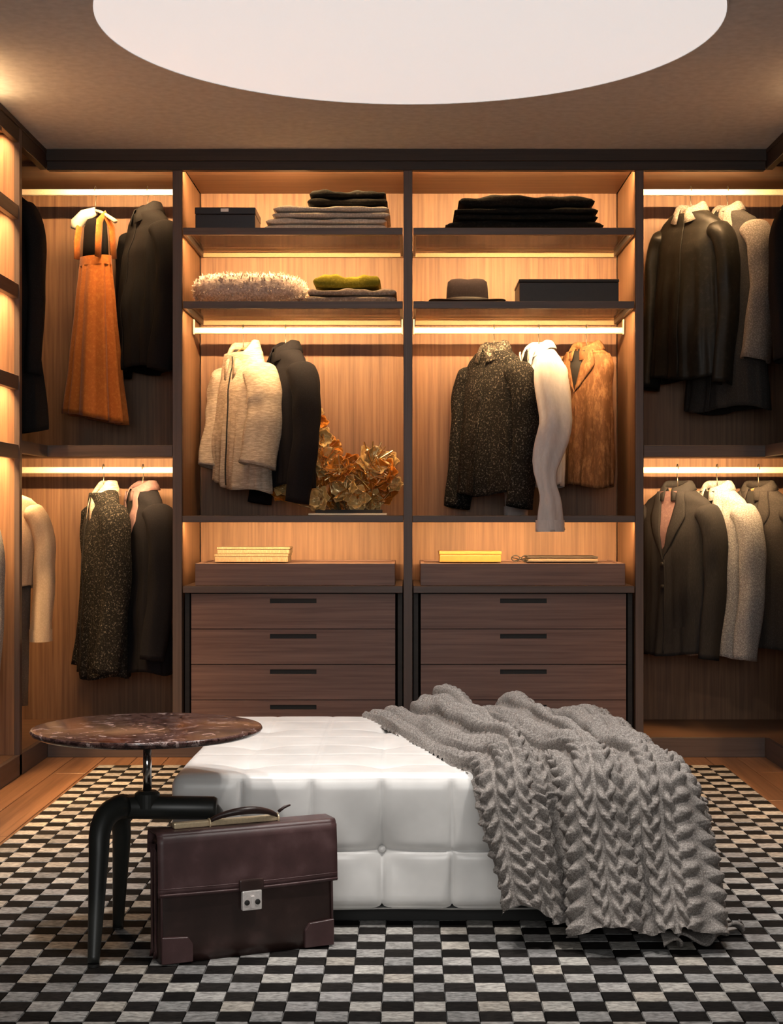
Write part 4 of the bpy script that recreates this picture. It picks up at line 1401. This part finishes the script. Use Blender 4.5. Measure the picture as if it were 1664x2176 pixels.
# lower right
garment('suit_jacket', 'charcoal suit jacket with mauve lapels, lower right bay', 'jacket', (rx(1440), YR, ZR_L), -50, F_['suit'], 'charcoal suit jacket',
        W=0.19, L=0.82, chest=0.09, hem=(0.20, 0.105), sleeves=0.68, collar='lapel', collar_mat=F_['suit'], V=0.40, lining=F_['mauve'], seed=51, buttons=2, sl_out=0.02)
garment('grey_blazer', 'light grey herringbone blazer beside the charcoal suit jacket', 'blazer', (rx(1524), YR, ZR_L), -58, F_['lightgrey'], 'light grey blazer',
        W=0.185, L=0.83, chest=0.085, hem=(0.18, 0.09), sleeves=0.68, collar='lapel', V=0.36, seed=53, buttons=2, sl_r=(0.066, 0.056))
garment('brown_blazer', 'brown grey blazer at the far right of the lower right bay', 'blazer', (rx(1612), YR, ZR_L), -46, F_['brown'], 'brown grey blazer',
        W=0.185, L=0.80, chest=0.09, hem=(0.20, 0.10), sleeves=0.66, collar='lapel', V=0.38, seed=55)
# far left, in the near bay of the left wardrobe
HOOK_AXIS[0] = 'y'
garment('grey_coat', 'pale grey coat cut off by the left edge of the photo', 'coat', (-1.845, 6.12, ZR_L - 0.03), 0, F_['lightgrey'], 'pale grey coat at the left edge',
        W=0.225, L=0.95, chest=0.09, hem=(0.26, 0.11), sleeves=0.70, collar='lapel', seed=61, sl_out=0.03)
HOOK_AXIS[0] = 'x'

# ------------------------------------------------------------------ things on the shelves
Z1, Z2 = 2.2645, 1.9495      # glass tops
ZT = 0.8285                  # tray tops
def sbox(name, label, cat, x0, x1, y0, y1, z0, z1, mat, lidh=0.0, lid_mat=None, bevel=0.003, group=None):
    t = thing(name, label, cat, ((x0 + x1) / 2, (y0 + y1) / 2, z0), group=group)
    zz = z1 - lidh
    MB().box(x0 + 0.002, x1 - 0.002, y0 + 0.002, y1 - 0.002, z0 + 0.0005, zz if lidh else z1).build('body', mat, t, world=True, bevel=bevel)
    if lidh:
        MB().box(x0, x1, y0, y1, zz + 0.001, z1).build('lid', lid_mat or mat, t, world=True, bevel=bevel)
    return t
M['navybox'] = plain('dark_navy_box', (0.007, 0.007, 0.014), 0.35, bscale=60)
M['charbox'] = plain('charcoal_box', (0.022, 0.019, 0.017), 0.5, bscale=60)
M['creambox'] = fabric('cream_linen_box', (0.17, 0.125, 0.08), (0.25, 0.195, 0.13), 0.6, 60, weave=(4, 4, 1))
M['yellow'] = plain('yellow_box', (0.30, 0.155, 0.028), 0.5, bscale=60)
M['darkbook'] = plain('dark_book_cloth', (0.030, 0.022, 0.016), 0.6, bscale=60)
M['paper'] = plain('page_edges', (0.16, 0.12, 0.08), 0.8, bscale=300)
YS0 = YF + 0.04
b1 = sbox('keepsake_box', 'dark navy box at the left end of the top shelf', 'box', px(414, YS0), px(543, YS0), YS0, YS0 + 0.25, Z1, Z1 + 0.098, M['navybox'], 0.03)
MB().box(px(476, YS0) - 0.014, px(476, YS0) + 0.02, YS0 - 0.004, YS0 - 0.0005, Z1 + 0.078, Z1 + 0.092).build('clasp', M['silver'], b1, world=True, bevel=0.001)
b2 = sbox('storage_box', 'long charcoal box at the right end of the second shelf', 'box', px(1103, YS0), px(1316, YS0), YS0, YS0 + 0.3, Z2, Z2 + 0.104, M['charbox'], 0.014, M['black'])

def folded(name, label, cat, xa, xb, z0, hgt, mat, layers=2, yc=YF + 0.19, dep=0.30, seed=0, wav=0.006, rnd=0.5, sag=0.0):
    """a folded textile: stacked rounded folds, each one a layer"""
    xa_, xb_ = px(xa, yc - dep / 2), px(xb, yc - dep / 2)
    t = thing(name, label, cat, ((xa_ + xb_) / 2, yc, z0), group='folded textiles on the glass shelves')
    rs = np.random.RandomState(seed)
    lh = hgt / layers
    for k in range(layers):
        j0, j1 = rs.uniform(-0.008, 0.008, 2)
        a, b = xa_ + max(0, j0) + 0.004 * k, xb_ - max(0, j1) - 0.004 * k
        p1, p2 = rs.uniform(0, 6, 2)
        rows = []
        nx = 44
        for i in range(nx + 1):
            f = i / nx
            x = a + (b - a) * f
            endr = min(1.0, math.sqrt(max(0.0, 1 - (abs(2 * f - 1)) ** 14)) + 0.03)
            hh = lh * 0.5 * endr
            zc = z0 + 0.0008 + lh * (k + 0.5) - sag * math.sin(PI * f) * (k + 1) / layers
            if k == layers - 1:
                hh *= 1 + 0.10 * math.sin(7 * f + p1)
            dd = dep * 0.5 * (0.94 + 0.06 * endr)
            row = []
            for j in range(28):
                an = 2 * PI * j / 28
                c, s_ = math.cos(an), math.sin(an)
                cc = math.copysign(abs(c) ** (0.30), c)
                ss = math.copysign(abs(s_) ** (rnd), s_)
                w_ = wav * (math.sin(13 * f + p1 + 2 * c) * 0.5 + math.sin(31 * f + p2) * 0.25) * (0.4 + 0.6 * max(0, s_))
                zz = zc + hh * ss * 0.99 + (w_ if s_ > 0.1 else 0) * (1 if k == layers - 1 else 0.35)
                row.append((x, yc + dd * cc + wav * 0.5 * math.sin(9 * f + p2 + k), max(z0 + 0.0008, zz)))
            rows.append(row)
        MB().grid(rows, True, True, True).build('fold', mat, t, world=True, smooth=True)
    return t
T_ = {}
T_['beige'] = fabric('beige_towel', (0.62, 0.55, 0.47), (0.80, 0.73, 0.65), 0.6, 120, bump=0.8)
T_['beige2'] = fabric('oatmeal_towel', (0.50, 0.44, 0.38), (0.74, 0.67, 0.59), 0.6, 120, bump=0.8)
T_['blackk'] = fabric('black_knit', (0.006, 0.006, 0.0055), (0.02, 0.019, 0.016), 0.45, 90, bump=0.9)
T_['green'] = fabric('moss_green_wool', (0.19, 0.165, 0.012), (0.28, 0.25, 0.03), 0.5, 100, bump=0.7)
T_['taupe'] = fabric('taupe_knit', (0.27, 0.215, 0.175), (0.44, 0.37, 0.31), 0.6, 90, bump=0.9)
folded('folded_towel', 'beige folded towel, lowest of the stack on the top shelf', 'towel', 562, 824, Z1, 0.051, T_['beige'], 2, seed=1)
folded('folded_towel', 'oatmeal folded towel in the middle of the top shelf stack', 'towel', 578, 829, Z1 + 0.0525, 0.052, T_['beige2'], 2, seed=2)
folded('folded_sweater', 'black folded sweater on top of the beige towels', 'sweater', 652, 825, Z1 + 0.1095, 0.066, T_['blackk'], 2, seed=3, wav=0.012, dep=0.26)
folded('folded_knit', 'wide black folded knit lying lowest on the right top shelf', 'sweater', 943, 1284, Z1, 0.042, T_['blackk'], 1, seed=4)
folded('folded_knit', 'black folded knit in the middle of the right top shelf stack', 'sweater', 964, 1275, Z1 + 0.0435, 0.054, T_['blackk'], 2, seed=5, wav=0.008)
folded('folded_knit', 'black folded knit with ragged top edge, topmost on right top shelf', 'sweater', 972, 1265, Z1 + 0.1005, 0.050, T_['blackk'], 1, seed=6, wav=0.012)
folded('folded_sweater', 'taupe folded sweater under the moss green one', 'sweater', 648, 845, Z2, 0.062, T_['taupe'], 2, seed=7, wav=0.010)
folded('folded_sweater', 'moss green folded sweater on the second shelf', 'sweater', 662, 812, Z2 + 0.069, 0.060, T_['green'], 1, seed=8, wav=0.012, dep=0.26, sag=0.006)

# shaggy cushion
def cushion():
    xa, xb = px(402, YS0), px(645, YS0)
    cx, cy, a, b_, h = (xa + xb) / 2, YS0 + 0.185, (xb - xa) / 2, 0.18, 0.073
    t = thing('shaggy_cushion', 'shaggy cream fur cushion on the second shelf', 'cushion', (cx, cy, Z2))
    rows = []
    for i in range(61):
        th = -PI / 2 + PI * i / 60
        row = []
        for j in range(120):
            an = 2 * PI * j / 120
            c, s_ = math.cos(an), math.sin(an)
            r = (abs(c) ** 3.2 + abs(s_) ** 3.2) ** (-1 / 3.2)
            ct = max(0.0, math.cos(th)) ** 0.55
            x, y = a * r * c * ct, b_ * r * s_ * ct
            z = h * (1 + math.copysign(abs(math.sin(th)) ** 0.8, math.sin(th)) * (0.72 + 0.28 * ct) * 1.0)
            v = Vector((x, y, z))
            nz = mnoise.noise(v * 45) * 0.008 + mnoise.noise(v * 110) * 0.006
            x *= 1 + nz * 1.2; y *= 1 + nz * 1.2
            row.append((x, y, max(0.0008, z + nz * 1.1)))
        rows.append(row)
    MB().grid(rows, True, True, True).build('cover', fabric('cream_fur', (0.42, 0.33, 0.28), (0.66, 0.56, 0.50), 0.7, 90, bump=1.0), t, smooth=True)
    # fur tufts
    m = MB()
    rs = np.random.RandomState(2)
    for k in range(1500):
        i, j = rs.randint(12, 59), rs.randint(0, 120)
        p = Vector(rows[i][j])
        n = Vector((p.x / (a * a), p.y / (b_ * b_), (p.z - h) / (h * h))).normalized()
        d = (n + Vector(rs.uniform(-0.7, 0.7, 3))).normalized()
        q = p + d * rs.uniform(0.008, 0.018)
        q.z = max(q.z, 0.002)
        s1 = d.cross(Vector((0.3, 0.5, 0.8))).normalized() * 0.0028
        s2 = d.cross(s1).normalized() * 0.0028
        m.add([p - s1 - s2, p + s1 - s2, p + s2 * 1.4, q], [(0, 1, 3), (1, 2, 3), (2, 0, 3)])
    f = m.build('fur_tufts', bpy.data.materials['cream_fur'], t)
    f['kind'] = 'stuff'
cushion()

# hat
def hat():
    cx, cy = px(993, YS0 + 0.16), YS0 + 0.155
    t = thing('fedora_hat', 'dark plum felt fedora beside the long charcoal box', 'hat', (cx, cy, Z2))
    felt = fabric('plum_felt', (0.011, 0.0075, 0.0095), (0.018, 0.013, 0.016), 0.5, 120, bump=0.2)
    rows = []
    prof = [(0.167, 0.010), (0.170, 0.013), (0.166, 0.015), (0.14, 0.008), (0.11, 0.005), (0.097, 0.008), (0.094, 0.02), (0.092, 0.05), (0.090, 0.085), (0.086, 0.112), (0.074, 0.122), (0.045, 0.123), (0.02, 0.121), (0.001, 0.120)]
    for r, z in prof:
        row = []
        for j in range(72):
            a = 2 * PI * j / 72
            zz = z + (0.010 + 0.009 * math.cos(2 * a) if r > 0.13 else 0)
            rr = r
            if z > 0.07:   # pinched front
                rr = r * (1 - 0.14 * math.exp(-((math.sin(a) + 0.9) / 0.35) ** 2) * (z - 0.07) / 0.04)
                zz -= 0.005 * math.exp(-(r * math.cos(a) / 0.03) ** 2) * (1 if r < 0.085 else 0.2)
            row.append((rr * 1.0 * math.cos(a), rr * 0.92 * math.sin(a), max(0.001, zz)))
        rows.append(row)
    h = MB().grid(rows, True, False, True).build('felt', felt, t, smooth=True)
    MB().lathe([(0.0955, 0.012), (0.0975, 0.014), (0.0955, 0.036), (0.0925, 0.038)], 60, sy=0.92, caps=False).build('hat_band', M['black'], t, smooth=True)
hat()

# boxes in the lit niches
yt = YF + 0.20
sbox('linen_box', 'larger cream linen box, lower of two on the left tray', 'box', px(455, yt), px(613, yt), yt, yt + 0.2, ZT, ZT + 0.036, M['creambox'], 0.012)
sbox('linen_box', 'smaller cream linen box, upper of two on the left tray', 'box', px(460, yt), px(616, yt), yt + .006, yt + 0.19, ZT + 0.0365, ZT + 0.066, M['creambox'], 0.010)
sbox('yellow_box', 'yellow box on the right tray', 'box', px(933, yt), px(1066, yt), yt, yt + 0.18, ZT, ZT + 0.048, M['yellow'], 0.016)
t = thing('closed_book', 'flat dark book lying at the right of the yellow box', 'book', (px(1190, yt), yt + 0.1, ZT))
xa, xb = px(1120, yt), px(1271, yt)
MB().box(xa, xb, yt, yt + 0.22, ZT + 0.0005, ZT + 0.006).build('cover', M['darkbook'], t, world=True, bevel=0.001)
MB().box(xa + 0.006, xb - 0.002, yt + 0.005, yt + 0.215, ZT + 0.0065, ZT + 0.019).build('pages', M['paper'], t, world=True)
MB().box(xa, xb, yt, yt + 0.22, ZT + 0.0195, ZT + 0.025).build('cover', M['darkbook'], t, world=True, bevel=0.001)
t = thing('eyeglasses', 'dark folded eyeglasses beside the flat dark book', 'eyeglasses', (px(1107, yt), yt + 0.02, ZT))
for dx in (-0.022, 0.022):
    tor = [(dx + 0.018 * math.cos(a), 0.0, 0.0165 + 0.013 * math.sin(a)) for a in np.linspace(0, 2 * PI, 25)]
    MB().tube(tor, 0.0022, 8, caps=False).build('lens_rim', M['black'], t, smooth=True)
    MB().tube([(dx * 1.8, 0.0, 0.022), (dx * 1.7, 0.02, 0.02), (-dx * 1.2, 0.024, 0.004)], 0.002, 8).build('temple', M['black'], t, smooth=True)
MB().tube([(-0.006, 0, 0.018), (0, 0, 0.021), (0.006, 0, 0.018)], 0.002, 8).build('bridge', M['black'], t, smooth=True)

# amber flower sculpture
def sculpture():
    bz = 1.0345
    Yc = YF + 0.33
    t = thing('flower_sculpture', 'amber and gold flower sculpture on a slim plinth, centre left bay', 'sculpture', (px(745, Yc), Yc, bz))
    amber = plain('amber_glass', (0.74, 0.29, 0.04), 0.16, bscale=18, coat=0.6, metal=0.25)
    honey = plain('honey_glass', (0.85, 0.62, 0.27), 0.18, bscale=18, coat=0.6, metal=0.3)
    gold = plain('pale_gold', (0.86, 0.66, 0.34), 0.25, metal=0.9, bscale=40)
    wbox('base_slab', M['rail'], t, px(655, Yc - .08), px(822, Yc - .08), Yc - 0.08, Yc + 0.08, bz + 0.0005, bz + 0.010)
    wbox('base_block', M['black'], t, px(670, Yc - .06), px(812, Yc - .06), Yc - 0.06, Yc + 0.06, bz + 0.010, bz + 0.026)
    spots = [(680, 1060, 26), (676, 1018, 30), (690, 985, 34), (694, 958, 32), (684, 930, 22), (680, 900, 17), (676, 878, 12), (722, 1000, 30), (735, 1040, 30), (712, 1062, 26),
             (760, 1058, 26), (770, 1022, 34), (790, 985, 36), (815, 1010, 34), (826, 985, 24), (815, 1050, 28), (790, 1062, 24), (745, 985, 22), (596, 1030, 22), (600, 1050, 20), (838, 1030, 18)]
    rs = np.random.RandomState(11)
    for k, (qx, qy, qr) in enumerate(spots):
        Yq = Yc + rs.uniform(-0.05, 0.05)
        c = Vector((px(qx, Yq), Yq, ph(qy, Yq)))
        r = qr * Yq / F_PX * 1.12
        axis = Vector((rs.uniform(-0.7, 0.7), -1.0, rs.uniform(-0.3, 0.7))).normalized()
        q = axis.to_track_quat('Z', 'Y').to_matrix().to_4x4()
        m = MB()
        npet = 6
        for ring in range(2):
            for p_ in range(npet):
                a0 = 2 * PI * (p_ + 0.5 * ring) / npet + rs.uniform(-0.15, 0.15)
                rows = []
                for i in range(7):
                    f = i / 6
                    rad = r * (0.12 + (0.95 - 0.25 * ring) * f)
                    lift = r * (0.55 * f * f * (0.5 + ring * 0.7) - 0.15)
                    wd = r * 0.46 * math.sin(PI * min(1, 0.12 + f * 0.80)) ** 0.8
                    row = []
                    for j in range(5):
                        g = (j - 2) / 2
                        lx, ly = rad - 0.10 * r * g * g, wd * g
                        row.append(Vector((lx * math.cos(a0) - ly * math.sin(a0), lx * math.sin(a0) + ly * math.cos(a0), lift + 0.14 * r * g * g)))
                    rows.append(row)
                m.grid(rows)
        fl = m.build('flower', amber if k % 2 else honey, t, world=True, smooth=True, xf=Matrix.Translation(c) @ q)
        md = fl.modifiers.new('thick', 'SOLIDIFY'); md.thickness = 0.002
        if r > 0.03 and k in (2, 3, 8, 9, 11, 12, 13, 7, 16):
            st = MB()
            for s_ in range(16):
                d = Vector((rs.uniform(-1, 1), rs.uniform(-1, 1), rs.uniform(0.15, 1.0))).normalized()
                st.tube([Vector((0, 0, 0)), d * r * 0.6, d * r * rs.uniform(0.95, 1.3)], [0.0034, 0.0026, 0.0040], 6)
            st.build('stamens', gold, fl, world=True, xf=Matrix.Translation(c) @ q)
        # stem to the base
        MB().tube([c + Vector((0, 0.01, -r * 0.2)), Vector((c.x * 0.75 + px(742, Yc) * 0.25, Yc + 0.02, (c.z + bz) / 2)), Vector((px(742, Yc) + (c.x - px(742, Yc)) * 0.35, Yc, bz + 0.02))], 0.003, 6).build('stem', gold, t, world=True, smooth=True)
sculpture()

# items on the shelves of the left wardrobe near bay
def boot(x, y, z, label, hgt):
    t = thing('ankle_boot', label, 'boot', (x, y, z), group='footwear on the left wall shelves')
    rows = []
    prof = [(0.0, 0.045, 0.13, -0.05), (0.02, 0.047, 0.13, -0.05), (0.05, 0.044, 0.11, -0.035), (0.075, 0.04, 0.07, 0.0), (0.10, 0.038, 0.055, 0.012), (hgt, 0.040, 0.06, 0.014)]
    for z_, w_, l_, dy in prof:
        rows.append([(w_ * math.cos(2 * PI * j / 28), dy + l_ * math.sin(2 * PI * j / 28), z_ + 0.012) for j in range(28)])
    MB().grid(rows, True, True, False).build('upper', M['bag_dark'], t, smooth=True)
    MB().grid([[(0.048 * math.cos(2 * PI * j / 28), -0.05 + 0.135 * math.sin(2 * PI * j / 28), z_) for j in range(28)] for z_ in (0.0005, 0.012)], True, True, True).build('sole', M['black'], t)
boot(-1.59, 6.02, 2.2685, 'dark boot on the top shelf at the left edge', 0.13)
boot(-1.59, 6.03, 1.3185, 'dark boot on the lowest shelf at the left edge', 0.12)
